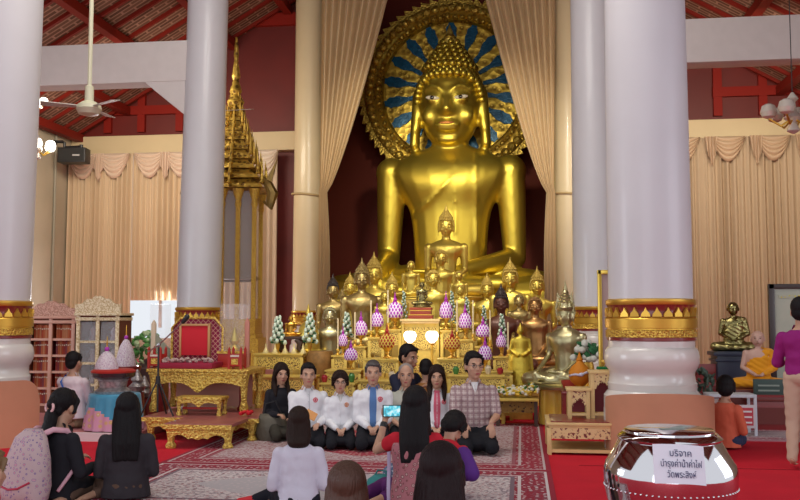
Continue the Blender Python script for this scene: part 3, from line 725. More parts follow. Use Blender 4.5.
# purple flower cones (phum) on gilded pedestals
PURP = pattern('purple_bloom', (.36, .03, .44), [(.85, .78, .88), (.66, .40, .72)], 4.6, (.26, .36), rough=.7, bump=.2)
PURD = mat('purple_knob', (.42, .05, .40), .6); GCUP = mat('gilt_cup', (.75, .45, .08), .35, .7, bump=.4, bscale=40)
MOS = pattern('red_gold_mosaic', (.40, .05, .02), [(.85, .65, .15), (.7, .45, .08)], 4.6, (.26, .36), rough=.4, metal=.2)
PURP = grid_mat('purple_lattice', (.40, .03, .50), (.85, .76, .88), 4.4, 4.4, .32, rot=1); MOS = grid_mat('red_lattice', (.42, .04, .02), (.80, .58, .12), 4.4, 4.4, .30, rot=1)
def phum_meshes():
    cup = G().lathe([(.30, 0), (.32, .03), (.16, .07), (.09, .14), (.15, .20), (.11, .24), (.30, .36), (.42, .42), (.44, .45)], 20)
    bl = G().lathe([(.44, .40), (.55, .44), (.60, .54), (.58, .68), (.50, .80), (.36, .90), (.22, .94)], 20)
    kn = G().lathe([(.20, .93), (.22, .96), (.11, .99), (.15, 1.03), (.14, 1.07), (.06, 1.12), (.07, 1.17), (.02, 1.32)], 14)
    return cup, bl, kn
pc, pbm, pk = phum_meshes(); proto = None
def phum(label, px, yt, yb, w, Y, mos=False, z=None):
    a = at(px, yt, Y); b = at(px, yb, Y); hw_ = w*mpp(b)/1.04
    t = T('flower_cone', label, 'flower cone', (a.x, Y, b.z), 0, 'offering cones on the altar')
    t.scale = (hw_, hw_, (a.z-b.z)/1.32)
    for g_, nm, m in ((pc, 'cup', GCUP), (pbm, 'flower_dome', MOS if mos else PURP), (pk, 'finial', REDP if mos else PURD)):
        g_.build(nm, m, t, smooth=50)
    if mos: G().lathe([(.45, .62), (.47, .66), (.44, .70), (.3, .72)], 20).build('green_band', mat('leaf_green', (.03, .22, .04), .6), t)
    return t
for a in (('purple flower cone at the outer left of the altar', 343, 326, 355, 9, 14.9), ('purple cone low in front on the left stand', 351, 340, 369, 12, 14.0),
    ('purple flower cone on the slim left stand, third from left', 361, 311, 346, 12, 14.9), ('purple flower cone fourth from the left, before greyish Buddha', 377, 303, 337, 12, 14.9),
    ('largest purple flower cone, left of the lit cabinet', 395, 292, 329, 15, 14.9), ('purple flower cone right beside the lit cabinet top', 446, 291, 330, 12, 14.9),
    ('purple flower cone between two white bud trees, right of centre', 465, 303, 339, 12, 14.9), ('purple flower cone upper of the two at right', 483, 316, 346, 13, 14.9),
    ('purple cone low in front on the right stand', 485, 336, 370, 12, 14.0), ('slim purple flower cone below the brown-robed Buddha', 501, 327, 356, 9, 14.9)):
    phum(*a)
phum('red and gold mosaic cone with green band on left stand', 387, 324, 358, 15, 14.0, True)
phum('red and gold mosaic cone with green band on right stand', 452, 329, 358, 15, 14.0, True)
# trees of white buds
BUD = mat('jade_white_buds', (.62, .72, .58), .6); LEAFG = mat('dark_leaf', (.03, .13, .05), .6)
def budtree(label, px, yt, yb, w, Y, n=26, vase=True):
    a = at(px, yt, Y); b = at(px, yb, Y); W = w*mpp(b)/2; h = a.z-b.z
    t = T('bud_tree', label, 'flower arrangement', (a.x, Y, b.z), 0, 'white bud trees on the altar')
    if Y > 15.25: G().lathe([(.09, -b.z), (.09, -b.z+.03), (.03, -b.z+.08), (.03, -.05), (W*.5, -.01), (W*.5, 0)], 12).build('tall_stand', GOLDP, t)
    G().lathe([(W*.30, 0), (W*.34, h*.02), (W*.14, h*.06), (W*.28, h*.16), (W*.34, h*.24), (W*.2, h*.28)], 12).build('vase', GCUP, t)
    g = G(); l = G(); r_ = random.Random(px)
    for i in range(n):
        f = i/n; z = h*(.28+.70*f); q = W*(1.-.75*f)*(.75+.25*r_.random()); b_ = i*2.4
        g.ball((q*math.cos(b_), q*math.sin(b_), z), (W*.30*(1-.3*f),)*2+(W*.36,), 8)
        b_ += 1.2; l.ball((q*.9*math.cos(b_), q*.9*math.sin(b_), z-.01), (W*.26, W*.26, W*.14), 6)
    g.build('buds', BUD, t, smooth=180); l.tube([(0, 0, h*.2), (0, 0, h*.98)], W*.08, 6); l.build('leaves', LEAFG, t, smooth=180); return t
for a in (('white bud tree at left between pale brass figure and purple cones', 347, 312, 345, 12, 15.3), ('white bud tree just left of the lit cabinet', 404, 290, 335, 8, 15.3),
    ('white bud tree right of the lit cabinet, nearest the centre', 452, 290, 335, 8, 15.3), ('white bud tree third from the right behind purple cones', 467, 296, 340, 8, 15.3),
    ('white bud tree second from the right', 484, 304, 346, 8, 15.3), ('white bud tree at the right below the brown-robed Buddha', 502, 313, 358, 11, 15.3)): budtree(*a)
# tall thin candles
CND = mat('ivory_candle', (.75, .62, .36), .5)
def candle(label, px, yt, yb, Y, r=.012):
    a = at(px, yt, Y); b = at(px, yb, Y); h = a.z-b.z; t = T('tall_candle', label, 'candle', (a.x, Y, b.z), 0, 'tall thin candles on the altar')
    G().lathe([(.04, 0), (.045, .02), (.018, .05), (.03, .10), (.022, .12)], 12).build('holder', RIM, t)
    G().lathe([(r, .1), (r, h*.98), (r*.4, h)], 10).build('stick', CND, t)
for px, yt, yb, lb in ((338, 318, 356, 'tall thin ivory candle at the outer left stand'), (355, 312, 347, 'tall ivory candle second from the left'), (371, 300, 338, 'tall ivory candle third from the left'), (388, 290, 330, 'tall ivory candle left of largest purple cone'),
    (457, 300, 339, 'tall ivory candle right of the cabinet'), (473, 300, 341, 'tall ivory candle right of centre bud tree'), (490, 310, 347, 'tall ivory candle between right-hand purple cones'), (508, 322, 357, 'tall thin ivory candle at the outer right stand')):
    candle(lb, px, yt, yb, 14.78)
# small clutter on the front tables
r_ = random.Random(11); zs1 = [(325, 382), (340, 382), (352, 382), (368, 379), (392, 379), (412, 383), (436, 383), (456, 374), (470, 374), (488, 374), (500, 374)]
cols = [('ruby glass jar', (.35, .02, .03)), ('small blue dish', (.04, .08, .3)), ('small green posy', (.05, .2, .05)), ('orange cup', (.6, .2, .03)), ('cream pot', (.6, .5, .35))]
for i, (px, py) in enumerate(zs1):
    nm, c_ = cols[i % 5]; p = V((X_(px, Y1), Y1-.02, Z_(py, px, Y1)))
    h = .09+.05*r_.random(); t = G().lathe([(.03, 0), (.045, h*.3), (.05, h*.7), (.03, h*.9), (.035, h)], 12).build('offering_jar', mat('jar_'+nm.replace(' ', '_'), c_, .3), None)
    t.location = p; where = ['at the left end of the leftmost front table', 'in the middle of the leftmost front table', 'at the right end of the leftmost front table', 'at left on second front table', 'at right on second front table', 'at left on third front table', 'at right on third front table',
        'at the left end of rightmost front table', 'left of middle on rightmost front table', 'right of middle on rightmost front table', 'at the right end of rightmost front table'][i]
    tag(t, nm+' '+where, 'jar', 'small offerings on the front tables')
# bronze gong-like discs and boxes under the tables
for px, lb in ((345, 'left'), (380, 'second'), (425, 'third'), (475, 'right')):
    for k in range(3):
        p = V((X_(px-12+k*12, Y1), Y1+.02, .11)); o = G().box((0, 0, .06), (.12, .18, .12)).build('offering_box', mat('box_%d' % k, ((.30, .03, .02), (.05, .06, .12), (.45, .3, .12))[k], .5), None, bevel=.01)
        o.location = p; tag(o, ('red', 'dark blue', 'tan')[k]+' small box on lower shelf of the '+{'left': 'leftmost', 'right': 'rightmost'}.get(lb, lb)+' front table', 'box', 'boxes under the front tables')
# standing gold figure at right
YS = 14.2; p = at(521, 388, YS); tp = at(521, 322, YS); h = tp.z-p.z
t = T('standing_buddha_statue', 'slim standing gold Buddha in long draped robe, right of the stands', 'statue', (p.x, YS, 0), face_cam(p)); 
G().box((0, 0, p.z/2), (.34, .34, p.z)).box((0, 0, p.z-.02), (.38, .38, .04)).build('pedestal', GOLDP, t, bevel=.01)
g = G(); X1, Y_1 = V((1, 0, 0)), V((0, 1, 0)); z0 = p.z
def R(z, rx, ry, y=0): return (V((0, y, z0+z*h)), rx*h, ry*h, X1, Y_1)
g.loft([R(.0, .15, .07), R(.03, .17, .08), R(.30, .165, .075), R(.45, .15, .07), R(.52, .125, .065), R(.60, .10, .06), R(.70, .125, .065), R(.745, .13, .06), R(.775, .07, .05), R(.79, .035, .035)], 18)
g.cap((0, 0, z0+.77*h), (0, 0, z0+.83*h), .034*h, .03*h); g.ball((0, -.005*h, z0+.865*h), (.048*h, .052*h, .06*h), 14); g.ball((0, -.05*h, z0+.86*h), (.008*h, .012*h, .016*h), 8)
g.lathe([(.05*h, .89*h), (.04*h, .93*h), (.02*h, .95*h), (.015*h, .975*h), (.002*h, 1.*h)], 12, c=(0, 0, z0))
for s in (-1, 1):
    g.cap((s*.12*h, 0, z0+.73*h), (s*.155*h, .0, z0+.58*h), .032*h, .026*h); g.cap((s*.155*h, 0, z0+.58*h), (s*.06*h, -.07*h, z0+.50*h), .025*h, .018*h)
    g.ball((s*.04*h, -.085*h, z0+.50*h), (.03*h, .015*h, .018*h), 8); g.cap((s*.155*h, .01*h, z0+.58*h), (s*.19*h, .01*h, z0+.12*h), .02*h, .03*h, flat=.6)
    g.ball((s*.052*h, 0, z0+.85*h), (.008*h, .01*h, .03*h), 8)
g.skin(.012, 3).build('body', mat('bright_gold', (.78, .58, .08), .42, .8, bump=.3, bscale=20, var=.2), t, smooth=180)
# crowned silvery figure on a yellow-draped table
YC_ = 13.7; zt = Z_(388, 566, YC_); px0, px1 = X_(541, YC_), X_(592, YC_)
t = T('draped_table', 'table covered by a yellow satin cloth with vertical folds, at right of altar', 'table', ((px0+px1)/2, YC_, 0))
def drape(u, v):
    w = px1-px0; d = .62; q = u*(w+2*d)-d; a = .02+.03*v
    if q < 0: return V((-w/2-a, -q-.31 if False else -.31-q, zt*(1-v)+.01*v))
    if q > w: return V((w/2+a, -.31+(q-w), zt*(1-v)+.01*v))
    return V((-w/2+q, -.31-.02-.035*v*math.sin(q*46)-.01*v, zt*(1-v)+.01*v))
G().surf(drape, 90, 6, .012).box((0, 0, zt-.01), (px1-px0, .66, .02)).build('cloth', mat('yellow_satin', (.85, .58, .07), .4, var=.1, sheen=.3), t, smooth=60)
G().box((0, .02, (zt-.03)/2), (px1-px0-.12, .5, zt-.03)).build('frame', MAROON, t)
H = (Z_(285, 570, YC_)-zt)
t = T('crowned_statue', 'pale silver-gilt crowned seated figure with tall pointed crown on yellow-draped table', 'statue', (X_(566, YC_), YC_-.02, zt+.01), face_cam((X_(566, YC_), YC_), -.35)); t.scale = (H*1.05,)*3
D = dict(SML); D.update(sz=.50, sw=.20, hz=.66, hw=.074, fh=.092, lw=.33, ww=.105, ut=.80)
buddha_geo(D, .011).build('body', SILG, t, smooth=180)
g = G().lathe([(.082, .70), (.094, .715), (.10, .735), (.088, .75), (.080, .77), (.086, .785), (.066, .80), (.07, .815), (.052, .83), (.056, .845), (.036, .86), (.04, .875), (.022, .90), (.024, .91), (.010, .95), (.001, 1.0)], 20)
for s in (-1, 1):
    for k in range(5): g.prism([(-.014, 0), (.014, 0), (.004, .04), (0, .06)], .012, Matrix.Translation((s*(.088-.006*k), -.02, .70+.032*k)) @ Matrix.Rotation(s*.4, 4, 'Y'))
    g.prism([(0, -.08), (s*.015, -.06), (s*.03, .0), (s*.025, .04), (s*.015, .0), (0, .02)], .014, Matrix.Translation((s*.082, 0, .69)))
for i in range(16):
    a = math.pi*2*i/16; g.prism([(-.016, 0), (.016, 0), (0, .05)], .012, Matrix.Rotation(a, 4, 'Z') @ Matrix.Translation((0, -.088, .735)))
g.v = [(x*.86, y*.86, z) for x, y, z in g.v]; g.build('crown', SILG, t, smooth=40)
G().lathe([(.36, -.002), (.37, .02), (.33, .03), (.35, .05), (.33, .06)], 28, M=Matrix.Diagonal((1.05, .8, 1, 1)) @ Matrix.Translation((0, -.06, 0))).build('pedestal', SILG, t)
# right small things: orange ribboned vase, bouquet, red bowl
p = at(580, 391, 12.9); tt = at(580, 352, 12.9); h = tt.z-p.z
RT = T('side_table', 'low dark red table holding the orange vase beside yellow-draped table', 'table', (p.x+.12, 13.0, 0))
G().box((0, 0, p.z-.02), (.75, .5, .04)).build('table_top', MAROON, RT, bevel=.005)
for sx in (-1, 1):
    for sy in (-1, 1): G().box((sx*.34, sy*.21, (p.z-.04)/2), (.05, .05, p.z-.04)).build('leg', MAROON, RT)
t = T('orange_vase', 'orange jar with pointed lid tied with a pale ribbon', 'vase', (p.x, 12.9, p.z))
w = .5*.85*h
G().lathe([(w*.35, 0), (w*.40, h*.04), (w*.2, h*.10), (w*.30, h*.16)], 20).build('foot', RIM, t)
G().lathe([(w*.30, h*.15), (w*.55, h*.24), (w*.66, h*.36), (w*.66, h*.50), (w*.5, h*.62), (w*.24, h*.72), (w*.18, h*.78), (w*.22, h*.80)], 24).build('jar', mat('saffron_cloth', (.62, .22, .02), .6, bump=.3), t)
G().lathe([(w*.2, h*.8), (w*.12, h*.88), (w*.02, h)], 14).build('lid', mat('saffron_cloth', (.62, .22, .02)), t)
G().tube([(-w*.62, -w*.3, h*.40), (-w*.3, -w*.62, h*.44), (0, -w*.70, h*.42), (w*.3, -w*.62, h*.48), (w*.6, -w*.32, h*.52)], w*.07, 6).ball((w*.05, -w*.74, h*.44), (w*.16, w*.08, w*.12), 8).build('ribbon', mat('pale_ribbon', (.6, .6, .75), .5), t, smooth=180)
p = at(588, 388, 13.2); t = T('bouquet', 'white flower bouquet with dark green leaves in a gilded vase', 'flower arrangement', (at(588, 360, 13.2).x, 13.2, p.z)); z1 = at(588, 362, 13.2).z-p.z
G().lathe([(.09, 0), (.10, .02), (.04, .07), (.04, .16), (.09, z1*.75), (.07, z1)], 16).build('vase', GCUP, t)
g, l = G(), G(); r_ = random.Random(5)
for i in range(46):
    a, b_ = r_.uniform(0, 6.28), r_.uniform(0, 1); q = .24*math.sqrt(b_); z = z1+.05+r_.uniform(0, .26)*(1-b_*.5)
    (g if i % 5 < 3 else l).ball((q*math.cos(a), q*math.sin(a)*.8, z), (.055, .055, .045) if i % 5 < 3 else (.07, .05, .03), 8, rot=(r_.random(), r_.random(), 0))
g.build('blooms', mat('white_bloom', (.62, .62, .55), .7), t, smooth=180); l.tube([(0, 0, z1*.9), (0, 0, z1+.15)], .03); l.build('leaves', LEAFG, t, smooth=180)
p = V((X_(566, 13.05), 12.98, 0)); zz = at(566, 388, 13.0).z
t = tag(G().lathe([(.05, 0), (.10, .03), (.13, .10), (.135, .14), (.12, .14), (.09, .05), (.02, .03)], 20).build('red_bowl', mat('red_ceramic', (.42, .05, .03), .4)), 'red bowl on the dark side table left of the orange vase', 'bowl'); t.location = (RT.location.x-.24, 13.0, at(580, 391, 12.9).z)
# flower bed table
Yf = 13.25; x0, x1 = X_(495, Yf), X_(538, Yf); zt = Z_(397, 517, Yf); w = x1-x0
t = T('flower_table', 'low dark carved table heaped with white and yellow flowers', 'table', ((x0+x1)/2, Yf, 0))
G().box((0, 0, zt-.02), (w, .5, .04)).build('table_top', GOLDP, t, bevel=.005)
G().box((0, -.2, zt-.12), (w-.08, .02, .16)).build('carved_apron', pattern('dark_carving', (.22, .12, .03), [(.03, .01, .01)], 24, (.25, .35)), t)
for sx in (-1, 1):
    for sy in (-1, 1): G().box((sx*(w/2-.04), sy*.2, (zt-.04)/2), (.05, .05, zt-.04)).build('leg', mat('dark_wood', (.06, .03, .02), .5), t)
g1, g2, g3 = G(), G(), G(); r_ = random.Random(9)
for i in range(240):
    x = r_.uniform(-w/2, w/2); y = r_.uniform(-.24, .2); z = zt+.03+r_.random()*.05+.16*max(0, y+.1)+(.05 if abs(x) > w*.3 else .02)
    (g1 if r_.random() < .5 else g2 if r_.random() < .75 else g3).ball((x, y, z), (.028, .028, .022), 6)
for g_, nm, c_ in ((g1, 'white_flowers', (.70, .66, .55)), (g2, 'yellow_flowers', (.70, .48, .06)), (g3, 'leaves', (.08, .16, .04))):
    o = g_.build('flower_heap', mat(nm, c_, .7), t, smooth=180); o['kind'] = 'stuff'
# gold painting frame leaning near the right column
Yp = 12.6; a = at(597, 270, Yp); b = at(597, 372, Yp)
t = T('gilded_panel', 'tall gilt-framed panel standing behind the near right column', 'panel', (a.x+.24, Yp, 0))
hh = a.z
G().box((-.21, 0, hh/2), (.055, .06, hh)).box((.21, 0, hh/2), (.055, .06, hh)).box((0, 0, hh-.03), (.48, .06, .06)).box((0, 0, .35), (.42, .05, .06)).build('frame', mat('gilt_frame', (.75, .52, .10), .3, .8), t, bevel=.008)
G().box((0, .01, hh/2+.15), (.38, .02, hh-.4)).build('panel', mat('mauve_panel', (.40, .28, .27), .4), t)
# small gold steps table in front right
p0, p1 = fl(545, 455), fl(612, 463); th = at(545, 418, p0.y).z
d = (p1-p0).to_2d(); ang = math.atan2(d.y, d.x)*0; wd = 1.15; xx = p0.x
t = gold_table('long low pale-gold table with carved apron on red carpet, right of rugs', xx+wd/2+.02, p0.y+.45, wd, .9, .36, m=WOODP, lat=LATW, ap=.12, name='offering_table')
t2 = T('table_mat', 'dark red top board lying on the pale-gold low table', 'mat', (xx+wd/2+.02, p0.y+.45, .36)); G().box((0, 0, .006), (wd-.1, .8, .012)).build('board', MAROON, t2)
def arch_stand(label, x, y, w, d, h, z0):
    t = T('arch_stand', label, 'stand', (x, y, z0), 0, 'pale gold arched stands')
    for sx in (-1, 1):
        for sy in (-1, 1): G().box((sx*(w/2-.025), sy*(d/2-.025), h/2-.01), (.045, .045, h-.02)).build('leg', WOODP, t, bevel=.003)
    G().box((0, 0, h-.015), (w+.03, d+.03, .03)).build('top', WOODP, t, bevel=.004)
    G().box((0, -d/2+.02, .05), (w-.06, .02, .03)).build('lower_rail', WOODP, t)
    n = 12; poly = [(-w/2+.04, h-.03), (-w/2+.04, h-.24)]+[(-w/2+.05+(w-.10)*i/n, h-.22+.09*math.sin(math.pi*i/n)+.012*math.cos(i*3.14)) for i in range(n+1)]+[(w/2-.04, h-.24), (w/2-.04, h-.03)]
    G().prism(poly, .014, Matrix.Translation((0, -d/2+.02, 0))).build('carved_arch', LATW, t)
    G().box((0, d/2-.03, h/2), (w-.09, .012, h-.1)).build('back_panel', mat('crimson_panel', (.22, .01, .02), .5), t); return t
ya = p0.y+.55
arch_stand('smaller pale gold arched stand on the low table', at(578, 400, ya).x, ya-.05, .26, .30, .35, .372)
arch_stand('taller pale gold arched stand on the low table next to orange screen', at(600, 400, ya).x+.02, ya, .28, .32, .55, .372)
# shelf with offerings between painting frame and right column
Ysh = 12.3; z = at(612, 362, Ysh).z; xs = X_(613, Ysh)
t = T('offering_shelf', 'gold shelf with a green garland by the near right column base', 'shelf', (xs, Ysh, 0))
G().box((0, 0, z-.12), (.42, .25, .03)).box((0, .1, (z-.12)/2), (.42, .03, z-.12)).build('shelf', WOODP, t, bevel=.004)
G().box((0, -.11, z-.22), (.40, .015, .16)).build('apron', LATW, t)
for sx in (-1, 1): G().box((sx*.19, -.1, (z-.14)/2), (.04, .04, z-.14)).build('leg', WOODP, t)
g = G()
for i in range(14): g.ball((-.2+.03*i, -.03, z-.08), (.025, .03, .025), 6)
o = g.build('garland', mat('garland_green', (.02, .16, .05), .7), None, smooth=180); o.location = (xs, Ysh, 0); tag(o, 'green garland strip on the gold shelf by the column', 'garland')
g = G()
for i in range(8): g.ball((-.18+.05*i, 0, z-.045), (.03, .03, .02), 6)
for i in range(3):
    o = G().lathe([(.03, 0), (.012, .03), (.012, .06), (.035, .10), (.03, .13)], 12).build('gilt_cup', GCUP); o.location = (xs-.12+.12*i, Ysh+.06, z-.105)
    tag(o, 'gilded cup on the garlanded shelf, '+('left', 'middle', 'right')[i]+' of three', 'cup', 'cups on the garlanded shelf')
# ---- left stand with monk figure
YL = 15.0; x0, x1 = X_(258, YL), X_(307, YL); z1 = Z_(353, 280, YL)
gold_table('gold lattice table at left bearing five tiny spires', (x0+x1)/2, YL, x1-x0, .55, z1, ap=.20)
xa, xb = X_(250, 14.5), X_(318, 14.5); z2 = Z_(375, 280, 14.5)
gold_table('wider gold lattice table in front of the spired table at left', (xa+xb)/2, 14.45, xb-xa, .42, z2, ap=.18)
for i, px in enumerate((266, 275, 285, 294, 303)):
    o = G().lathe([(.055, 0), (.055, .02), (.04, .03), (.035, .06), (.02, .08), (.015, .11), (.003, .17)], 12, sq=.5).build('mini_spire', mat('pale_gold_spire', (.75, .62, .28), .4, .3)); o.location = (X_(px, YL-.17), YL-.17, z1)
    tag(o, ('leftmost', 'second from left', 'middle', 'second from right', 'rightmost')[i]+' of five tiny pale gold spires on the left table', 'ornament', 'five tiny spires')
zt_ = Z_(336, 291, 15.2)
t = T('carved_stand', 'dark carved wooden stand with curled feet under the small gold monk', 'stand', (X_(290, 15.2), 15.2, z1))
hs = zt_-z1; G().box((0, 0, hs-.03), (.46, .26, .05)).build('top', mat('dark_wood', (.06, .03, .02), .5), t, bevel=.01)
for s in (-1, 1): 
    for q in (-1, 1): G().tube([(s*.13, q*.08, hs-.05), (s*.20, q*.08, hs*.55), (s*.17, q*.08, hs*.25), (s*.22, q*.08, .02)], [.05, .06, .045, .035], 8).build('leg', mat('dark_wood', (.06, .03, .02), .5), t)
seat('short', 'small shiny gold monk figure on the dark carved stand at left', 291, 317, 337, 15.2, mat('orange_gold', (.75, .40, .06), .3, .9, var=.3, vscale=8), wide=1.25)
budtree('white bud tree left of the small gold monk', 278, 316, 353, 15, 15.05, 30)
budtree('white bud tree with green foot right of the small gold monk', 310, 313, 353, 15, 15.05, 30)
# tall pointed gold figure and brown drum behind
Yg = 16.6; p = at(308, 352, Yg); q = at(308, 304, Yg); h = q.z-p.z
t = T('pointed_stupa', 'small golden bell-shaped stupa behind the left table', 'stupa', (p.x, Yg, 0))
G().lathe([(.30, 0), (.30, .1), (.26, .12), (.24, p.z)], 16, sq=.8).build('pedestal', ALT, t)
G().lathe([(.25, p.z), (.27, p.z+.03), (.22, p.z+.06), (.22, p.z+h*.2), (.19, p.z+h*.42), (.15, p.z+h*.55), (.07, p.z+h*.62), (.10, p.z+h*.66), (.04, p.z+h*.78), (.05, p.z+h*.8), (.005, p.z+h)], 20).build('bell', GOLDS, t)
Yd = 14.9; p = at(322, 372, Yd); t = T('round_drum', 'brown gold drum-shaped pot between left table and altar stands', 'pot', (p.x-.03, Yd, 0))
zt2 = at(322, 351, Yd).z
G().lathe([(.14, 0), (.16, .1), (.18, zt2*.5), (.23, zt2*.75), (.235, zt2*.9), (.20, zt2), (.05, zt2)], 24).build('pot', mat('brown_gilt', (.35, .18, .05), .5, .4, var=.4, vscale=9), t)
# ================================================================ LEFT SIDE
PINKW = mat('pink_gilt_wood', (.62, .33, .24), .5, .1, var=.1); WHG = pattern('white_gilt_carving', (.80, .68, .46), [(.50, .34, .16)], 50, (.40, .60), 'noise', metal=.1, rough=.5)
PINKC = pattern('pink_carving', (.70, .42, .32), [(.46, .22, .15)], 50, (.40, .60), 'noise', rough=.5, bump=1.)
def crest(w, h, t, M, flare=.6):
    n = 28; top = []
    for i in range(n+1):
        u = -1+2*i/n; z = h*(.30+.70*max(0, math.cos(u*1.35))**1.3+.06*math.sin(abs(u)*16))
        if abs(u) > .93: z = h*flare
        top.append((u*w/2, z))
    return G().prism([(-w/2, 0)]+top+[(w/2, 0)], t, M)
def bookcase(label, px0, px1, pyt, pyc, Y, m, car, shelves, doors, rz=0.):
    a, b = at(px0, 350, Y-.21), at(px1, 350, Y-.21); w = b.x-a.x; zc = at((px0+px1)/2, pyc, Y-.2).z; zt = at((px0+px1)/2, pyt, Y-.2).z; z0 = .10
    t = T('bookcase', label, 'cabinet', ((a.x+b.x)/2, Y, z0), rz); hc = zc-z0; d = .42
    G().box((-w/2+.02, 0, hc/2), (.04, d, hc)).box((w/2-.02, 0, hc/2), (.04, d, hc)).box((0, d/2-.01, hc/2), (w, .02, hc)).box((0, 0, .06), (w, d, .12)).box((0, 0, hc-.02), (w, d, .04)).build('body', mat('cabinet_inside', (.16, .05, .03), .6), t)
    G().box((0, -.01, hc+.01), (w+.06, d+.06, .04)).box((0, -.01, hc-.06), (w+.03, d+.03, .05)).build('cornice', m, t, bevel=.008)
    crest(w+.04, zt-zc, .05, Matrix.Translation((0, -d/2, hc+.02))).build('carved_crest', car, t)
    for s in (-1, 0, 1): G().box((s*(w/2-.03), -d/2-.005, hc/2), (.055, .03, hc)).build('stile', car if doors else m, t, bevel=.004)
    zs = [.12+(hc-.2)*i/shelves for i in range(shelves)]
    for z in zs: G().box((0, 0, z), (w-.06, d-.04, .022)).box((0, -d/2+.005, z), (w-.05, .02, .035)).build('shelf', m, t)
    if doors:
        for s in (-1, 1): G().box((s*w/4, -d/2+.004, hc/2), (w/2-.09, .006, hc-.2)).build('door_glass', ACR, t)
    return t, w, hc, zs, d
t, w, hc, zs, d = bookcase('pinkish carved bookcase full of orange-red volumes, at far left', 26, 75, 303, 318, 13.3, PINKW, PINKC, 5, False)
bk = [mat('book_%d' % i, c_, .6) for i, c_ in enumerate(((.42, .07, .03), (.50, .13, .05), (.30, .04, .03), (.55, .22, .10), (.25, .05, .06)))]
r_ = random.Random(2); names = ('top', 'second', 'third', 'fourth', 'bottom'); ordn = ['first', 'second', 'third', 'fourth', 'fifth', 'sixth', 'seventh', 'eighth', 'ninth']
for k, z in enumerate(reversed(zs)):
    for s in (0, 1):
        nb = 9; xx0 = -w/2+.07+s*(w/2-.03)
        for i in range(nb):
            bw = (w/2-.12)/nb; bh = .20+.02*r_.random(); c_ = 3 if (k == 0) else (i*7+k*3+s) % 5
            if k == 0: c_ = r_.choice((0, 3, 1))
            g = G().box((0, 0, bh/2), (bw*.9, .16, bh)); g.mi = 1; g.box((0, .004, bh/2+.002), (bw*.7, .155, bh)); g.box((0, -.081, bh*.7), (bw*.6, .002, .02))
            o = g.build('book', [bk[c_], mat('page_cream', (.7, .6, .45), .8)]); o.location = (t.location.x+xx0+bw*(i+.5), t.location.y-.04, t.location.z+z+.012)
            tag(o, '%s book from left on %s shelf, %s half of the pinkish bookcase' % (ordn[i], names[k], ('left', 'right')[s]), 'book', 'red-orange volumes in the bookcase')
t, w, hc, zs, d = bookcase('white and gold carved glass-door cabinet beside the pinkish bookcase', 76, 119, 298, 315, 13.1, WHG, WHG, 4, True)
for k, z in enumerate(zs):
    for s in (-1, 1):
        o = G().lathe([(.06, 0), (.07, .03), (.05, .08), (.06, .14), (.03, .2)], 12).build('display_vase', mat('vase_mauve', (.34, .22, .26), .4)); o.location = (t.location.x+s*w/4, t.location.y, t.location.z+z+.012)
        tag(o, 'dim mauve vase on %s shelf, %s side, in the glass-door cabinet' % (('bottom', 'second lowest', 'second highest', 'top')[k], 'left' if s < 0 else 'right'), 'vase', 'vases in the glass cabinet')
# wall speaker
p = at(74, 156, 27.3); t = T('wall_speaker', 'black box loudspeaker on a bracket high on the left wall corner', 'speaker', p, .12)
s_ = mpp(p); G().box((0, 0, 0), (28*s_, .5, 15*s_)).build('cabinet', BLK, t, bevel=.03); G().box((0, -.255, 0), (25*s_, .02, 12*s_)).build('grille', mat('speaker_grille', (.03, .03, .03), .7), t)
G().box((5*s_, -.27, -.5*s_), (7*s_, .01, 1.6*s_)).build('badge', mat('badge_grey', (.4, .4, .4), .4), t)
G().tube([(-11*s_, .1, 9*s_), (6*s_, .1, 10*s_)], .05).tube([(6*s_, .1, 7*s_), (6*s_, .1, 12*s_)], .06).tube([(-11*s_, .1, 7*s_), (-11*s_, .1, 14*s_), (-13*s_, .1, 15*s_), (-28*s_, .1, 15*s_)], .05).build('bracket', BLK, t)
# conduit down the left wall
g = G().tube([(WXL+.06, 27.6, .2), (WXL+.06, 27.6, 7.5)], .04); tag(g.build('wall_conduit', mat('conduit', (.35, .33, .26), .6)), 'thin vertical conduit running down the left wall corner', 'pipe')
# chandeliers
LGL = mat('chandelier_glass', (1., .92, .80), .3, emit=4.); GLB = mat('glass_bowl', (.75, .70, .62), .15, .3)
def chandelier(label, px, py, Y, s, lit=True, n=6, power=30):
    p = at(px, py, Y); t = T('chandelier', label, 'chandelier', p); top = roofz(p.x)-.1-p.z if abs(p.x) > 4 else 14.9-p.z
    G().tube([(0, 0, .1), (0, 0, top)], .008, 6).build('chain', BLK, t)
    BD_ = G().lathe([(.02*s, -.25*s), (.10*s, -.2*s), (.05*s, -.08*s), (.14*s, 0), (.06*s, .1*s), (.04*s, .25*s), (.09*s, .3*s), (.02*s, .4*s)], 14).build('body', GLB, t)
    for i in range(n):
        a = 2*math.pi*i/n; q = .36*s; G().tube([(0, 0, 0), (q*.5*math.cos(a), q*.5*math.sin(a), -.12*s), (q*math.cos(a), q*math.sin(a), 0)], .018*s, 6).build('arm', RIM, BD_)
        G().lathe([(.03*s, 0), (.10*s, .03*s), (.13*s, .10*s), (.10*s, .20*s), (.05*s, .23*s)], 12, c=(q*math.cos(a), q*math.sin(a), 0)).build('glass_shade', LGL if lit else GLB, BD_)
    return t
chandelier('lit glass chandelier in the left aisle beside the near column', 37, 150, 17.0, .8)
chandelier('lit globe lamp cluster high left, behind the near column edge', 32, 106, 14.5, .6, n=4)
chandelier('unlit glass chandelier at the right edge before the red gable', 793, 118, 16.0, 1.1, lit=False)
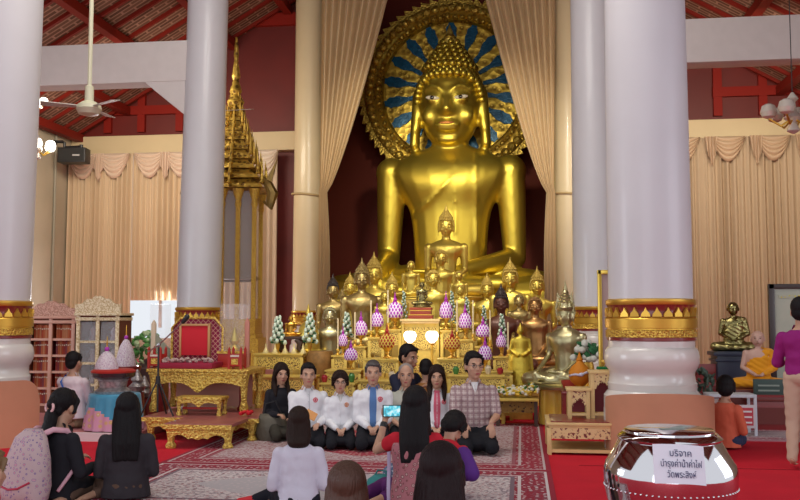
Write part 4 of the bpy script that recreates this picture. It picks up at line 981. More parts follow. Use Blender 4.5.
# ceiling fans
FAN = mat('fan_cream', (.58, .56, .40), .4); FANB = mat('fan_blade', (.50, .46, .40), .5)
def fan(label, px, py, Y, r, ang):
    p = at(px, py, Y); t = T('ceiling_fan', label, 'fan', p); top = roofz(p.x)-.05-p.z
    G().tube([(0, 0, .05), (0, 0, top)], .03, 8).build('rod', FAN, t); MT_ = G().lathe([(.02, -.13), (.13, -.10), (.17, -.03), (.16, .02), (.09, .07), (.06, .08), (.06, .28), (.03, .30)], 20).build('motor', FAN, t)
    for k in range(3):
        a = ang+k*2*math.pi/3; M = Matrix.Rotation(a, 4, 'Z') @ Matrix.Rotation(.2, 4, 'X')
        G().prism([(.14, -.006), (.14, .006), (r, .006), (r, -.006)], .01, M).add([(.15, -.04, -.005), (r, -.075, -.005), (r, .075, -.005), (.15, .04, -.005), (.15, -.04, .005), (r, -.075, .005), (r, .075, .005), (.15, .04, .005)], [(0, 1, 2, 3), (7, 6, 5, 4), (0, 4, 5, 1), (1, 5, 6, 2), (2, 6, 7, 3), (3, 7, 4, 0)], M).build('blade', FANB, MT_)
fan('cream ceiling fan on a long rod at upper left under the beam', 89, 107, 11.5, .62, -.55)
fan('white ceiling fan mostly hidden behind the left throne column', 214, 111, 22.0, 1.05, -.06)
# ---------------------------------------------------------------- gilded shrine tower
YM = 23.5; c0 = at(233, 300, YM); w = (262-204)*mpp(c0)*.93
t = T('shrine_tower', 'tall gilded multi-tiered shrine tower with glass sides, behind the red throne', 'shrine', (c0.x, YM, 0), .15)
ze = at(233, 192, YM).z; zt = at(233, 48, YM).z
G().box((0, 0, .5), (w*1.1, w*1.1, 1.0)).box((0, 0, 1.05), (w*1.0, w*1.0, .12)).box((0, 0, 1.3), (w*.96, w*.96, .4)).build('base', ORNS, t, bevel=.02)
for sx in (-1, -.33, .33, 1):
    for sy in (-1, 1): 
        if abs(sx) < 1 and sy > 0: continue
        G().box((sx*w*.44, sy*w*.44, (1.4+ze)/2), (.11, .11, ze-1.4)).lathe([(.06, ze-.5), (.09, ze-.42), (.07, ze-.3), (.13, ze-.12), (.15, ze)], 10, c=(sx*w*.44, sy*w*.44, 0)).build('post', ORNS, t)
G().box((0, 0, (1.4+ze)/2), (w*.84, w*.84, ze-1.5)).build('glass_case', mat('shrine_glass', (.75, .75, .8), .08, alpha=.25), t)
G().box((0, 0, 2.6), (w*.8, w*.8, .1)).box((0, .3, 4.), (w*.7, .05, 3.)).build('inner_panel', mat('shrine_inner', (.25, .18, .12), .5), t)
ORNG = pattern('tower_gilding', (.60, .40, .07), [(.10, .04, .01), (.35, .2, .04)], 7, (.2, .45), metal=.6, rough=.4, bump=1.)
g = G(); g2 = G(); n = 9; z = ze; q = w*.60
for i in range(n):
    f = i/n; hq = (zt-ze)*.62/n; q2 = w*.56*(1-f)**1.5+.07
    g.box((0, 0, z+hq*.25), (q2*2, q2*2, hq*.35), taper=.92); g.box((0, 0, z+hq*.7), (q2*1.7, q2*1.7, hq*.6), taper=.75)
    for sx in (-1, 0, 1):
        for sy in (-1, 0, 1):
            if not sx and not sy: continue
            g2.lathe([(.05, 0), (.07, .03), (.03, .10), (.045, .13), (.004, .13+hq*1.7)], 6, c=(sx*q2*.98, sy*q2*.98, z+hq*.4))
    z += hq
RT_ = g.build('roof_tiers', ORNG, t); g2.build('finials', ORNG, RT_)
G().lathe([(.20, z-.1), (.24, z), (.12, z+.2), (.17, z+.3), (.08, z+.6), (.12, z+.7), (.05, z+1.2), (.07, z+1.3), (.03, z+1.8), (.002, zt+.3)], 12).build('spire', ORNG, RT_)
for s in (-1, 1):    # hanging naga brackets at the eaves
    G().tube([(s*w*.55, -w*.5, ze+.3), (s*w*.70, -w*.55, ze+.1), (s*w*.78, -w*.55, ze-.15), (s*w*.72, -w*.55, ze-.5), (s*w*.62, -w*.5, ze-.35)], [.06, .12, .16, .12, .04], 8).prism([(s*w*.66, ze+.2), (s*w*.86, ze+.75), (s*w*.74, ze+.05)], .1, Matrix.Translation((0, -w*.55, 0))).build('eave_bracket', mat('dark_gilt', (.30, .19, .05), .45, .6, var=.4), t)
# ---------------------------------------------------------------- throne, platform
GCARV = pattern('carved_gold_leaf', (.74, .50, .10), [(.42, .20, .04), (.62, .40, .10)], 34, (.2, .40), metal=.45, rough=.4, bump=.8)
def carved_leg(g, x, y, h, r=.07):
    g.loft([(V((x, y, 0)), r*.9, r*.9, V((1, 0, 0)), V((0, 1, 0))), (V((x, y, h*.12)), r*1.05, r*1.05, V((1, 0, 0)), V((0, 1, 0))), (V((x, y, h*.3)), r*.62, r*.62, V((1, 0, 0)), V((0, 1, 0))), (V((x, y, h*.7)), r*.85, r*.85, V((1, 0, 0)), V((0, 1, 0))), (V((x, y, h)), r*1.25, r*1.25, V((1, 0, 0)), V((0, 1, 0)))], 8); return g
def apron(w, h, n=3, M=None):
    pts = [(-w/2, 0), (w/2, 0)]; k = 60
    for i in range(k+1):
        u = 1-i/k; q = abs(math.sin(u*math.pi*n)); z = -h*(.45+.25*(1-q)+.30*math.exp(-((u-.5)/.09)**2)); pts.append((-w/2+w*u, z))
    return G().prism(pts, .04, M)
PF = T('throne_platform', 'low gilded platform with red top and carved legs, under the throne table', 'platform', (0, 0, 0))
q0 = fl(168, 449); q1 = fl(228, 449); q2 = fl(256, 441); q3 = fl(143, 441)
hp = at(198, 424, q0.y).z; cxp = (q0.x+q1.x)/2; wc = q1.x-q0.x; w2 = q2.x-q3.x; cx2 = (q2.x+q3.x)/2; yf = (q0.y+q1.y)/2; ys = (q2.y+q3.y)/2
PF.location = (cxp, yf, 0); dx = cx2-cxp; dp = 1.75
G().box((0, .5, hp-.02), (wc+.12, 1.1, .04)).box((dx, ys-yf+dp/2, hp-.02), (w2+.1, dp, .038)).build('top', mat('worn_red_lacquer', (.36, .10, .09), .35, var=.2, vscale=3), PF, bevel=.006)
G().box((0, -.045, hp-.035), (wc+.14, .03, .05)).box((dx, ys-yf-.01, hp-.035), (w2+.13, .03, .05)).build('gilt_edge', GCARV, PF)
apron(wc, hp*.62, 3, Matrix.Translation((0, .0, hp-.05))).build('carved_apron', GCARV, PF)
for s in (-1, 1): apron(.45, hp*.5, 1, Matrix.Translation((dx+s*(w2/2-.24), ys-yf+.02, hp-.05))).build('carved_apron', GCARV, PF)
for x, y in ((-wc/2, .04), (wc/2, .04), (dx-w2/2+.04, ys-yf+.05), (dx+w2/2-.04, ys-yf+.05), (dx-w2/2+.04, ys-yf+dp-.1), (dx+w2/2-.04, ys-yf+dp-.1)):
    carved_leg(G(), x, y, hp-.04, .065).build('leg', GCARV, PF)
# throne table standing on the platform
yT = ys+.55; za = hp; zb = at(200, 369, yT).z; xa, xb = X_(151, yT), X_(248, yT); w = xb-xa; cxt = (xa+xb)/2
t = T('throne_table', 'high gilded table with carved apron carrying the red throne', 'table', (cxt, yT+.35, za))
h = zb-za; d = .8
G().box((0, 0, h-.02), (w+.06, d+.06, .04)).box((0, 0, h-.06), (w+.02, d+.02, .03)).build('table_top', GCARV, t, bevel=.005)
apron(w-.05, h*.42, 2, Matrix.Translation((0, -d/2+.03, h-.07))).build('carved_apron', GCARV, t)
for s in (-1, 1): carved_leg(G(), s*(w/2-.05), -d/2+.06, h-.05, .06).build('leg', GCARV, t)
for s in (-1, 1): carved_leg(G(), s*(w/2-.05), d/2-.06, h-.05, .06).build('leg', GCARV, t)
G().box((-.0, d/2-.12, h/2-.03), (w-.25, .03, h-.1)).build('back_cloth', mat('salmon_cloth', (.52, .25, .19), .8), t)
G().lathe([(.05, 0), (.06, .04), (.03, .08), (.03, h-.12), (.05, h-.06)], 12, c=(w/2-.16, -.1, 0)).build('red_post', MAROON, t)
# small bench on the platform
yb = ys+.28; xa, xb = X_(181, yb), X_(225, yb); w_ = xb-xa; hb = at(200, 396, yb).z-hp
t = T('small_bench', 'small gilded bench under the throne table on the platform', 'bench', ((xa+xb)/2, yb, hp)); G().box((0, 0, hb-.02), (w_+.03, .3, .035)).build('seat', GCARV, t, bevel=.005)
apron(w_-.06, .10, 2, Matrix.Translation((0, -.12, hb-.03))).build('carved_apron', GCARV, t)
for s in (-1, 1):
    for q in (-1, 1): carved_leg(G(), s*(w_/2-.03), q*.11, hb-.03, .035).build('leg', GCARV, t)
G().box((0, .0, hb*.35), (w_-.08, .02, .03)).build('stretcher', REDP, t)
p = at(245, 412, ys+.15); t = T('red_blossoms', 'small posy of red blossoms on the platform right corner', 'flowers', (p.x, ys+.18, hp)); g = G(); r_ = random.Random(4)
for i in range(12): g.ball((r_.uniform(-.08, .08), r_.uniform(-.05, .05), .03+.03*r_.random()), .025, 6)
g.build('blossoms', mat('bright_red_bloom', (.6, .02, .03), .6), t)
# throne seat
yS = yT+.45; zs = za+h; sc_ = mpp((cxt, yS, zs)); xc = X_(197, yS)
t = T('throne_chair', 'red throne with burgundy diamond-quilted back panel and gold frame', 'throne', (xc, yS, zs)); W = 53*sc_; H = at(197, 318, yS).z-zs
G().prism([(-W/2, 0), (W/2, 0), (W/2, H*.80), (W*.34, H), (-W*.34, H), (-W/2, H*.80)], .06, Matrix.Translation((0, .05, 0))).build('backrest', grid_mat('burgundy_lattice', (.26, .02, .06), (.62, .35, .25), 14, 14, .14, rot=1), t, bevel=.01)
G().tube([(-W/2, 0, 0), (-W/2, 0, H*.80), (-W*.34, 0, H), (W*.34, 0, H), (W/2, 0, H*.80), (W/2, 0, 0)], .018, 6).build('gilt_border', GCARV, t)
z0, z1 = H*.24, H*.86; ww = W*.56
G().box((-.02, -.02, (z0+z1)/2), (ww, .05, z1-z0)).build('red_panel', mat('scarlet_cushion', (.62, .015, .03), .6, sheen=.3), t, bevel=.01)
G().box((-.02-ww/2, -.03, (z0+z1)/2), (.03, .06, z1-z0+.04)).box((-.02+ww/2, -.03, (z0+z1)/2), (.03, .06, z1-z0+.04)).box((-.02, -.03, z1), (ww, .06, .03)).build('inner_frame', mat('tan_gilt', (.55, .30, .12), .4, .3), t, bevel=.004)
G().box((0, -.22, H*.06), (W*1.04, .46, H*.12)).build('seat', mat('burgundy_seat', (.30, .02, .05), .6), t, bevel=.02)
g = G(); r_ = random.Random(8)
for i in range(60):
    u = r_.uniform(-1, 1); g.ball((u*W*.48, -.36+r_.uniform(-.06, .04), H*.13+r_.uniform(0, .05)+.04*(1-u*u)*0), (.026, .022, .018), 6)
g.build('garland', mat('pearl_garland', (.60, .42, .38), .6, var=.4, vscale=30), t)
G().box((0, -.02, 0), (W*1.25, .06, .05)).build('red_rail', REDP, t)
for s, lb in ((-1, 'small red and gold stool box at the throne left arm'), (1, 'small red and gold stool box at the throne right arm')):
    x = X_(161 if s < 0 else 240, yS-.2); t = T('red_box', lb, 'box', (x, yS-.32, zs), 0, 'red boxes on the throne table')
    q = 14*sc_/2; hh = 18*sc_
    G().box((0, 0, hh*.45), (2*q-.02, .2, hh*.62)).build('body', REDP, t, bevel=.004); G().box((0, -.105, hh*.4), (q*.9, .01, hh*.3)).build('gold_inlay', GCARV, t); G().box((0, -.105, hh*.7), (q*1.2, .01, hh*.1)).build('pale_inlay', mat('pale_inlay', (.7, .6, .5), .5), t)
    for sx in (-1, 1):
        for sy in (-1, 1): G().box((sx*(q-.015), sy*.09, hh/2), (.03, .03, hh)).lathe([(.018, hh), (.02, hh+.01), (.003, hh+.045)], 6, c=(sx*(q-.015), sy*.09, 0)).build('post', REDP, t)
# side wings of the throne
for s in (-1, 1):
    x = X_(152 if s < 0 else 246, yS); zz = at(150, 320 if s < 0 else 318, yS).z-zs
    t = T('throne_screen', 'slim '+('cream and gold pointed' if s < 0 else 'pinkish red')+' post screen at the throne '+('left' if s < 0 else 'right'), 'screen', (x, yS+.05, zs))
    G().prism([(-.03, 0), (.03, 0), (.03, zz*.92), (0, zz), (-.03, zz*.92)], .05).build('post', mat('cream_gilt' if s < 0 else 'coral_post', (.66, .52, .36) if s < 0 else (.55, .22, .16), .5), t, bevel=.004)
    if s < 0: G().prism([(.03, zz*.35), (.30, zz*.12), (.30, zz*.28), (.03, zz*.72)], .02).build('wing_panel', mat('grey_green_panel', (.30, .30, .22), .6), t)
# clear acrylic case with gold figure
yA = yS+.1; xa_, xb_ = X_(222, yA), X_(246, yA); zt_ = at(234, 304, yA).z; xm = (xa_+xb_)/2
t = T('clear_case', 'clear acrylic display case holding a small gold ornament right of throne', 'case', (xm, yA+.02, zs))
G().box((0, 0, (zt_-zs)*.62), (xb_-xa_, .26, (zt_-zs)*.76)).build('acrylic_box', ACR, t)
G().box((0, 0, (zt_-zs)*.12), (xb_-xa_+.04, .28, (zt_-zs)*.20)).build('red_base', REDP, t, bevel=.006); G().box((0, -.0, (zt_-zs)*.235), (xb_-xa_+.06, .30, .03)).build('gilt_rim', GCARV, t)
o = G().lathe([(.08, 0), (.09, .03), (.04, .08), (.07, .13), (.05, .2), (.01, .32)], 14).build('gold_ornament', GOLDS); o.location = (xm, yA+.02, zs+(zt_-zs)*.26); tag(o, 'small gold spired ornament inside the clear case', 'ornament')
xa_ = X_(153, yA+.3); t = T('clear_case', 'clear acrylic case left of throne against the bright window', 'case', (X_(160, yA+.15), yA+.15, zs))
G().box((0, 0, (zt_-zs)*.5), (.22, .22, (zt_-zs))).build('acrylic_box', ACR, t); G().box((0, 0, -zs/2+.0), (.2, .2, zs)).build('pedestal', MAROON, t)
# microphone and camera tripod
pt_ = fl(158, 418, hp+.0); yq = ys+.02; xq = X_(158, yq); zq = at(158, 372, yq).z
t = T('microphone_stand', 'black tripod stand with slanting boom microphone before the throne', 'microphone stand', (xq, yq+.02, hp)); hh = at(158, 345, yq).z-hp
for k, (ax, ay) in enumerate(((-.21, -.02), (.22, -.03), (.02, .24))): G().tube([(0, 0, hh*.52), (ax, ay, .012)], .011, 6).ball((ax, ay, .014), .014, 6).build('leg', BLK, t)
G().tube([(0, 0, .05), (0, 0, hh)], .013, 8).lathe([(.03, hh*.45), (.03, hh*.56)], 10).build('pole', BLK, t)
s_ = mpp((xq, yq, 1)); G().tube([(-11*s_, 0, hh-7*s_), (0, 0, hh), (26*s_, 0, hh+24*s_)], .009, 6).ball((0, 0, hh), .03, 8).build('boom', mat('steel', (.4, .4, .42), .3, .9), t)
G().cap((25*s_, 0, hh+23*s_), (29*s_, 0, hh+28*s_), .026, .035).build('microphone_head', BLK, t)
# ---------------------------------------------------------------- draped round table with drum and cones
pb_ = fl(116, 441, .1*0); yB = pb_.y+.35; xB = X_(116, yB); zB = at(116, 393, yB).z
t = T('draped_round_table', 'round table under teal satin cloth with pink printed lower edge', 'table', (xB, yB, 0)); R0 = 25*mpp((xB, yB, 1))
n = 96; g = G(); prof = [(.01, zB), (R0*.96, zB)]+[(R0*(1+.012*i), zB-.02-(zB-.135)*i/12) for i in range(13)]
vs = []; fs = []
for i, (r, z) in enumerate(prof):
    for j in range(n):
        a = 2*math.pi*j/n; k = 1+(.05*math.sin(a*13)+.02*math.sin(a*29))*max(0, (i-2))/11; vs.append((r*k*math.cos(a), r*k*math.sin(a), z))
for i in range(len(prof)-1):
    for j in range(n): fs.append((i*n+j, i*n+(j+1) % n, (i+1)*n+(j+1) % n, (i+1)*n+j))
g.add(vs, fs); g.m = [1 if (k // n) > 8.2+2.6*math.sin((k % n)/n*2*math.pi*2.5+.6) else 0 for k in range(len(fs))]
g.build('cloth', [mat('teal_satin', (.03, .26, .42), .4, sheen=.3, var=.15), pattern('pink_print', (.62, .30, .42), [(.62, .40, .12), (.7, .6, .6)], 14, (.2, .5), rough=.6, bump=0)], t, smooth=80)
G().lathe([(R0*.5, .11), (R0*.5, zB-.03), (R0*.9, zB-.012)], 24).build('frame', MAROON, t)
SILV = mat('pearl_inlay', (.50, .46, .46), .3, .5, var=.5, vscale=30, bump=.4)
def tray(label, px, pyt, pyb, w, Y, z):
    x = X_(px, Y); h = at(px, pyt, Y).z-z; R1 = w*mpp((x, Y, 1))/2
    t = T('pedestal_tray', label, 'tray', (x, Y, z), 0, 'pedestal trays with domed covers')
    G().lathe([(R1*.80, 0), (R1*.86, h*.1), (R1*.62, h*.25), (R1*.66, h*.5), (R1*.8, h*.62)], 24).build('foot', SILV, t)
    G().lathe([(R1*.8, h*.6), (R1*1.0, h*.7), (R1*1.02, h*.86), (R1*.97, h*.9)], 28).build('dish', mat('black_lacquer', (.03, .015, .02), .25, coat=.5), t)
    G().lathe([(R1*1.02, h*.86), (R1*1.04, h*.93), (R1*.9, h), (.01, h)], 28).build('red_rim', REDP, t); return x, z+h
def cone(label, px, pyt, pyk, pyb, w, Y, z=None):
    b = at(px, pyb, Y) if z is None else V((X_(px, Y), Y, z)); H = at(px, pyt, Y).z-b.z; hk = at(px, pyk, Y).z-b.z; R1 = w*mpp(b)/2
    t = T('domed_cover', label, 'cover', (b.x, Y, b.z), 0, 'woven domed covers with purple knobs')
    G().lathe([(R1, 0), (R1*1.0, hk*.06), (R1*.93, hk*.25), (R1*.80, hk*.5), (R1*.58, hk*.75), (R1*.30, hk*.93), (R1*.12, hk)], 28).build('woven_cone', pattern('white_purple_weave', (.66, .58, .62), [(.30, .10, .26), (.5, .3, .45)], 60, (.26, .42), bump=.4), t)
    G().ball((0, 0, hk+R1*.16), R1*.22, 12).build('knob', mat('purple_knob', (.42, .05, .40)), t); G().lathe([(R1*.09, hk+R1*.3), (R1*.05, hk+R1*.5), (R1*.07, hk+R1*.55), (.004, H)], 8).build('spike', RIM, t)
x, z = tray('black tray with red rim and pearl foot on teal-clothed table', 114, 369, 393, 42, yB-.02, zB); cone('front domed white cover with purple knob, lower of the two', 107, 336, 351, 369, 23, yB-.02, z)
Yk = yB+1.3; p = V((X_(126, Yk), Yk, .1)); zk = at(126, 366, Yk).z; w_ = 30*mpp(p)
t = T('side_stand', 'dark red stand behind the teal-clothed table', 'stand', p); G().lathe([(w_*.5, 0), (w_*.45, .1), (w_*.35, .2), (w_*.35, zk-.3), (w_*.52, zk-.12), (w_*.52, zk-.1)], 24).build('stand', MAROON, t)
cone('rear domed white cover with purple knob, higher of the two', 126, 325, 339, 366, 20, Yk, zk)
# foliage behind throne
p = at(147, 372, 13.6); t = T('green_bush', 'leafy green plant with pale blooms left of the throne', 'plant', (p.x, 13.6, .10)); g, l = G(), G(); r_ = random.Random(6); zc = at(147, 352, 13.6).z-.1
for i in range(110):
    a, b_ = r_.uniform(0, 6.28), r_.uniform(-1, 1); q = math.sqrt(1-b_*b_); k = .20+.06*r_.random(); (g if i % 3 else l).ball((k*q*math.cos(a), k*q*math.sin(a), zc+.30*b_), (.055, .045, .025), 6, rot=(r_.random()*3, r_.random()*3, 0))
g.build('leaves', mat('mid_leaf', (.10, .28, .07), .6), t); l.build('blooms', mat('pale_green_bloom', (.45, .55, .30), .6), t); G().lathe([(.14, 0), (.18, .05), (.20, zc-.35), (.22, zc-.25), (.02, zc-.1)], 16).build('pot', mat('dark_pot', (.10, .06, .06), .4), t)
# silver offerings behind grey blouse woman
for i, (px, py, lb) in enumerate(((137, 392, 'left'), (144, 398, 'right'))):
    p = at(px, py, 12.4+.25*i); o = G().lathe([(.05, 0), (.10, .02), (.12, .08), (.06, .14), (.09, .17), (.05, .24), (.015, .32)], 16).build('silver_urn', SILV); st = G().lathe([(.14, 0), (.12, .05), (.10, p.z-.1)], 14).build('urn_stand', MAROON)
    o.location = (p.x, p.y, p.z); st.location = (p.x, p.y, .1); tag(o, 'small silver urn '+lb+' of two beside the teal-clothed table', 'urn'); tag(st, 'dark red stand under the '+lb+' silver urn', 'stand')
# ---------------------------------------------------------------- terracotta screens around the near columns
TER = mat('terracotta_screen', (.56, .27, .16), .7, var=.12, vscale=2)
def screen(label, X, rr, Y, a0, a1, h, rnd_=.25, z0=0., arch=0.):
    t = T('curved_screen', label, 'screen', (X, Y, z0)); n = 48; vs = []; fs = []
    for j in range(n+1):
        u = j/n; a = a0+(a1-a0)*u; e = min(u, 1-u)*abs(a1-a0)*rr; hh = h-(rnd_*(1-math.sqrt(max(0, 1-(1-min(1, e/rnd_))**2))))-arch*(2*u-1)**2
        for r, z in ((rr, 0), (rr, hh), (rr-.03, hh), (rr-.03, 0)): vs.append((r*math.cos(a), r*math.sin(a), z))
    for j in range(n):
        for k in range(4): fs.append((j*4+k, (j+1)*4+k, (j+1)*4+(k+1) % 4, j*4+(k+1) % 4))
    fs += [(0, 1, 2, 3), (n*4+3, n*4+2, n*4+1, n*4)]
    G().add(vs, fs).build('panel', TER, t, smooth=50)
zr = at(655, 394, 10.1).z
screen('curved terracotta screen wrapped around the near right column base', 4.16, .60, 10.72, math.pi*1.0, math.pi*1.98, zr, .08, arch=.09)
pl_ = at(42, 400, 10.0); zl = at(20, 383, 9.9).z
screen('curved terracotta screen round the far-left near column base', -4.1, .86, 10.75, math.pi*1.0, math.pi*1.93, zl)
# ================================================================ RIGHT SIDE
t = T('monk_platform', 'low platform carrying the red bench on the right', 'platform', (0, 0, 0))
Ym = 14.2; xL, xR = X_(690, Ym), X_(850, Ym)
zbn = at(735, 372, Ym).z; zpl = at(735, 398, Ym).z
t.location = ((xL+xR)/2, Ym+.5, 0); G().box((0, 0, zpl/2), (xR-xL, 1.6, zpl)).build('block', mat('grey_platform', (.35, .33, .38), .6), t, bevel=.01)
G().box((0, -.81, zpl-.03), (xR-xL+.02, .03, .07)).build('edge', PALE, t)
t = T('red_bench', 'carved dark red bench with curled arm and pale studs, under the monk figures', 'bench', (X_(730, Ym), Ym+.35, zpl)); w = 92*mpp((5, Ym, 1)); hb = zbn-zpl
G().box((0, 0, hb*.5), (w, .7, .05)).build('seat', MAROON, t, bevel=.01); G().box((0, .3, hb*.85), (w, .05, hb*.75)).build('back', MAROON, t, bevel=.01)
G().tube([(-w/2, -.3, hb*.75), (-w/2-.05, -.3, hb*1.02), (-w/2+.06, -.3, hb*1.08), (-w/2+.22, -.3, hb*.92)], [.05, .07, .06, .03], 8).build('arm', mat('dark_red_wood', (.14, .02, .015), .35), t, smooth=180)
for i in range(9): pass
for sx in (-1, 1):
    for sy in (-1, 1): G().box((sx*(w/2-.05), sy*.28, hb*.25), (.08, .08, hb*.5)).build('leg', MAROON, t)
t = tag(G().box((0, 0, 0), (.95, .05, .20)).box((0, -.03, .08), (.97, .02, .03)).build('red_side_board', MAROON, bevel=.005), 'dark red studded board along the bench front', 'board'); t.location = (X_(715, Ym-.1), Ym-.07, zpl+.10)
# bronze monk statue and waxy monk
def monk(name, label, px, pyt, pyb, Y, skin, robe, zb=None, robe2=None, blk=True, rob_vox=.011):
    b = at(px, pyb, Y); H = at(px, pyt, Y).z-b.z; t = T(name, label, 'statue', (b.x, Y, b.z), face_cam(b)); t.scale = (H,)*3
    D = dict(sz=.66, sw=.25, hz=.87, hw=.088, fh=.105, ww=.16, ut=.99, ez=.34, cr=.012, lw=.38, lz=.085)
    g = G(); g.loft(lerp_rings([((0, 0, .03), .22, .15), ((0, 0, .2), .19, .13), ((0, 0, .4), .19, .12), ((0, 0, .56), .22, .115), ((0, 0, .64), .19, .09), ((0, 0, .69), .08, .06)]), 18)
    g.cap((0, 0, .66), (0, -.015, .80), .055, .05); g.ball((0, 0, .885), (.115, .125, .120), 18); g.ball((0, -.02, .83), (.098, .105, .10), 16); g.ball((0, -.075, .79), (.028, .022, .018), 10)
    g.cap((0, -.12, .870), (0, -.145, .83), .011, .02, 8); g.ball((0, -.122, .79), (.034, .012, .009), 8)
    for s in (-1, 1):
        g.ball((s*.115, .01, .85), (.014, .027, .042), 8); g.cap((s*.035, -.095, .893), (s*.06, -.078, .893), .008, .006, 6)
        g.ball((s*.20, 0, .61), (.062, .06, .06)); el = (s*.26, -.02, .36); g.cap((s*.20, 0, .61), el, .058, .045); g.cap(el, (s*.05, -.22, .24), .045, .03); g.ball((s*.03, -.25, .23), (.05, .035, .022), 10)
        for i in range(4): g.cap((s*.02, -.255-.012*i, .235), (-s*.03, -.26-.01*i, .228), .010, .008, 6)
        g.cap((s*.12, .02, .10), (s*.36, -.12, .085), .10, .085); g.cap((s*.36, -.12, .08), (-s*.08, -.22, .07), .08, .045)
    g = g.skin(.0105, 3); g.mi = 1
    for s in (-1, 1): g.ball((s*.042, -.112, .872), (.020, .008, .006), 8); g.ball((s*.044, -.112, .897), (.024, .008, .005), 8)
    g.ball((0, -.128, .79), (.026, .006, .005), 8); g.build('body', [skin, mat('statue_feature_line', (.10, .05, .015), .6)], t, smooth=180)
    if robe:
        r = G(); r.loft(lerp_rings([((0, 0, .0), .26, .17), ((0, 0, .2), .205, .145), ((0, -.004, .4), .203, .135), ((.03, -.004, .54), .20, .127)]), 18)
        for i in range(9):
            f = i/8; r.cap((-.16+.20*f, -.10-.02*f, .40+.02*f), (.10+.10*f, -.06, .66-.0*f), .022, .022, 8)
        r.cap((.20, .0, .62), (.265, -.02, .36), .073, .062); r.cap((.2, 0, .64), (.05, .03, .68), .06, .04); r.cap((.26, -.02, .36), (.10, -.18, .26), .06, .045)
        for s in (-1, 1): r.cap((s*.12, .02, .10), (s*.37, -.12, .09), .112, .095); r.cap((s*.37, -.12, .09), (-s*.06, -.23, .075), .09, .055)
        r.ball((0, -.08, .05), (.32, .16, .06))
        r.skin(.013, 2, disp=lambda p: p+V((.0, .004*math.sin(p.z*70+p.x*40), 0))).build('robe', robe, t, smooth=180)
    if zb is not None: pass
    return b, t
YM1 = 14.95; b, _ = monk('monk_statue', 'bronze statue of a seated monk on a dark base against the right curtain', 734, 302, 351, YM1, BRONZE, mat('bronze_robe', (.38, .33, .13), .3, .9, var=.3, bump=.3, bscale=25))
t = T('statue_base', 'dark tiered base under the bronze monk statue', 'base', (b.x, YM1, zpl)); hh = b.z-zpl; G().box((0, 0, hh*.5), (.62, .5, hh)).box((0, 0, hh-.04), (.72, .56, .06)).box((0, 0, hh-.14), (.68, .54, .04)).build('tiers', mat('blue_black_base', (.02, .025, .05), .35), t, bevel=.01)
YM2 = 13.75; b, _ = monk('monk_figure', 'lifelike seated monk figure in orange robe with bare shoulder on red bench', 759, 331, 388, YM2, mat('waxy_skin', (.55, .34, .27), .45), mat('saffron_robe', (.72, .30, .01), .7, sheen=.2))
G_ = G().box((0, 0, (b.z-.0)/2), (1.2, .75, b.z)); t = tag(G_.build('wooden_block', mat('dark_red_wood', (.14, .02, .015), .35), bevel=.01), 'dark red block under the orange-robed monk figure', 'seat'); t.location = (b.x+.12, YM2, 0)
# sign board and red box
Yq = 13.2; a, c_ = at(753, 379, Yq), at(784, 396, Yq)
t = T('notice_board', 'dark green notice board with pale writing before the monk figure', 'sign', ((a.x+c_.x)/2, Yq, c_.z)); w, h = c_.x-a.x, a.z-c_.z
G().box((0, 0, h/2), (w, .03, h)).build('board', mat('dark_green_board', (.03, .06, .05), .5), t, bevel=.003)
for k in range(2):
    G().box((0, -.017, h*(.62-.3*k)), (w*.7, .004, h*.10)).build('pale_line', mat('board_lines', (.25, .3, .26), .6), t)
G().box((0, .0, 0), (w+.04, .08, .03)).build('foot', MAROON, t)
p = at(770, 397, Yq); zc_ = c_.z-.015; t = T('red_chest', 'dark red chest beneath the notice board', 'chest', (p.x, Yq+.1, 0)); G().box((0, 0, zc_/2), (.62, .42, zc_)).build('body', MAROON, t, bevel=.01); G().box((0, -.0, zc_-.03), (.66, .46, .05)).build('lid', mat('dark_red_wood', (.14, .02, .015)), t, bevel=.006)
G().box((0, -.215, zc_*.45), (.5, .012, zc_*.5)).build('front_panel', mat('dark_red_wood', (.14, .02, .015)), t)
# white and red sign table behind the orange tee woman
Yw = 12.6; a, c_ = at(706, 393, Yw), at(754, 428, Yw); t = T('white_stand', 'white-framed stand with red sign behind the woman in orange', 'stand', ((a.x+c_.x)/2, Yw, 0)); w = c_.x-a.x; h = a.z
G().box((0, 0, h-.02), (w, .4, .04)).build('top', mat('grey_white', (.55, .57, .62), .5), t, bevel=.004)
for sx in (-1, 1):
    for sy in (-1, 1): G().box((sx*(w/2-.02), sy*.18, h/2), (.035, .035, h)).build('leg', mat('grey_white', (.5, .5, .5)), t)
G().box((w*.18, -.19, h*.48), (w*.55, .02, h*.55)).build('sign_panel', mat('white_sign', (.62, .58, .60), .5), t); G().box((w*.28, -.205, h*.48), (w*.26, .012, h*.42)).build('red_sign', mat('sign_red', (.5, .04, .06), .5), t)
for k in range(3): G().box((w*.28, -.213, h*(.34+.13*k)), (w*.20, .004, h*.04)).build('white_line', mat('line_white', (.75, .7, .7), .6), t)
# potted dark plants by column
p = V((X_(694, 13.0), 13.0, 0)); zc = at(700, 384, 13.0).z; t = T('dark_plant', 'dark leafy potted plant between right column and orange tee woman', 'plant', p); g = G(); r_ = random.Random(12)
for i in range(60):
    a, b_ = r_.uniform(0, 6.28), r_.uniform(-1, 1); q = math.sqrt(1-b_*b_); k = .2+.06*r_.random(); g.ball((k*q*math.cos(a), k*q*math.sin(a), zc+.22*b_), (.07, .04, .02), 6, rot=(r_.random()*3, r_.random()*3, r_.random()*3))
g.build('leaves', mat('blackish_leaf', (.04, .07, .05), .5), t); G().lathe([(.12, 0), (.16, .1), (.17, zc-.2), (.05, zc-.1)], 14).build('pot', mat('dark_pot', (.1, .06, .06)), t)
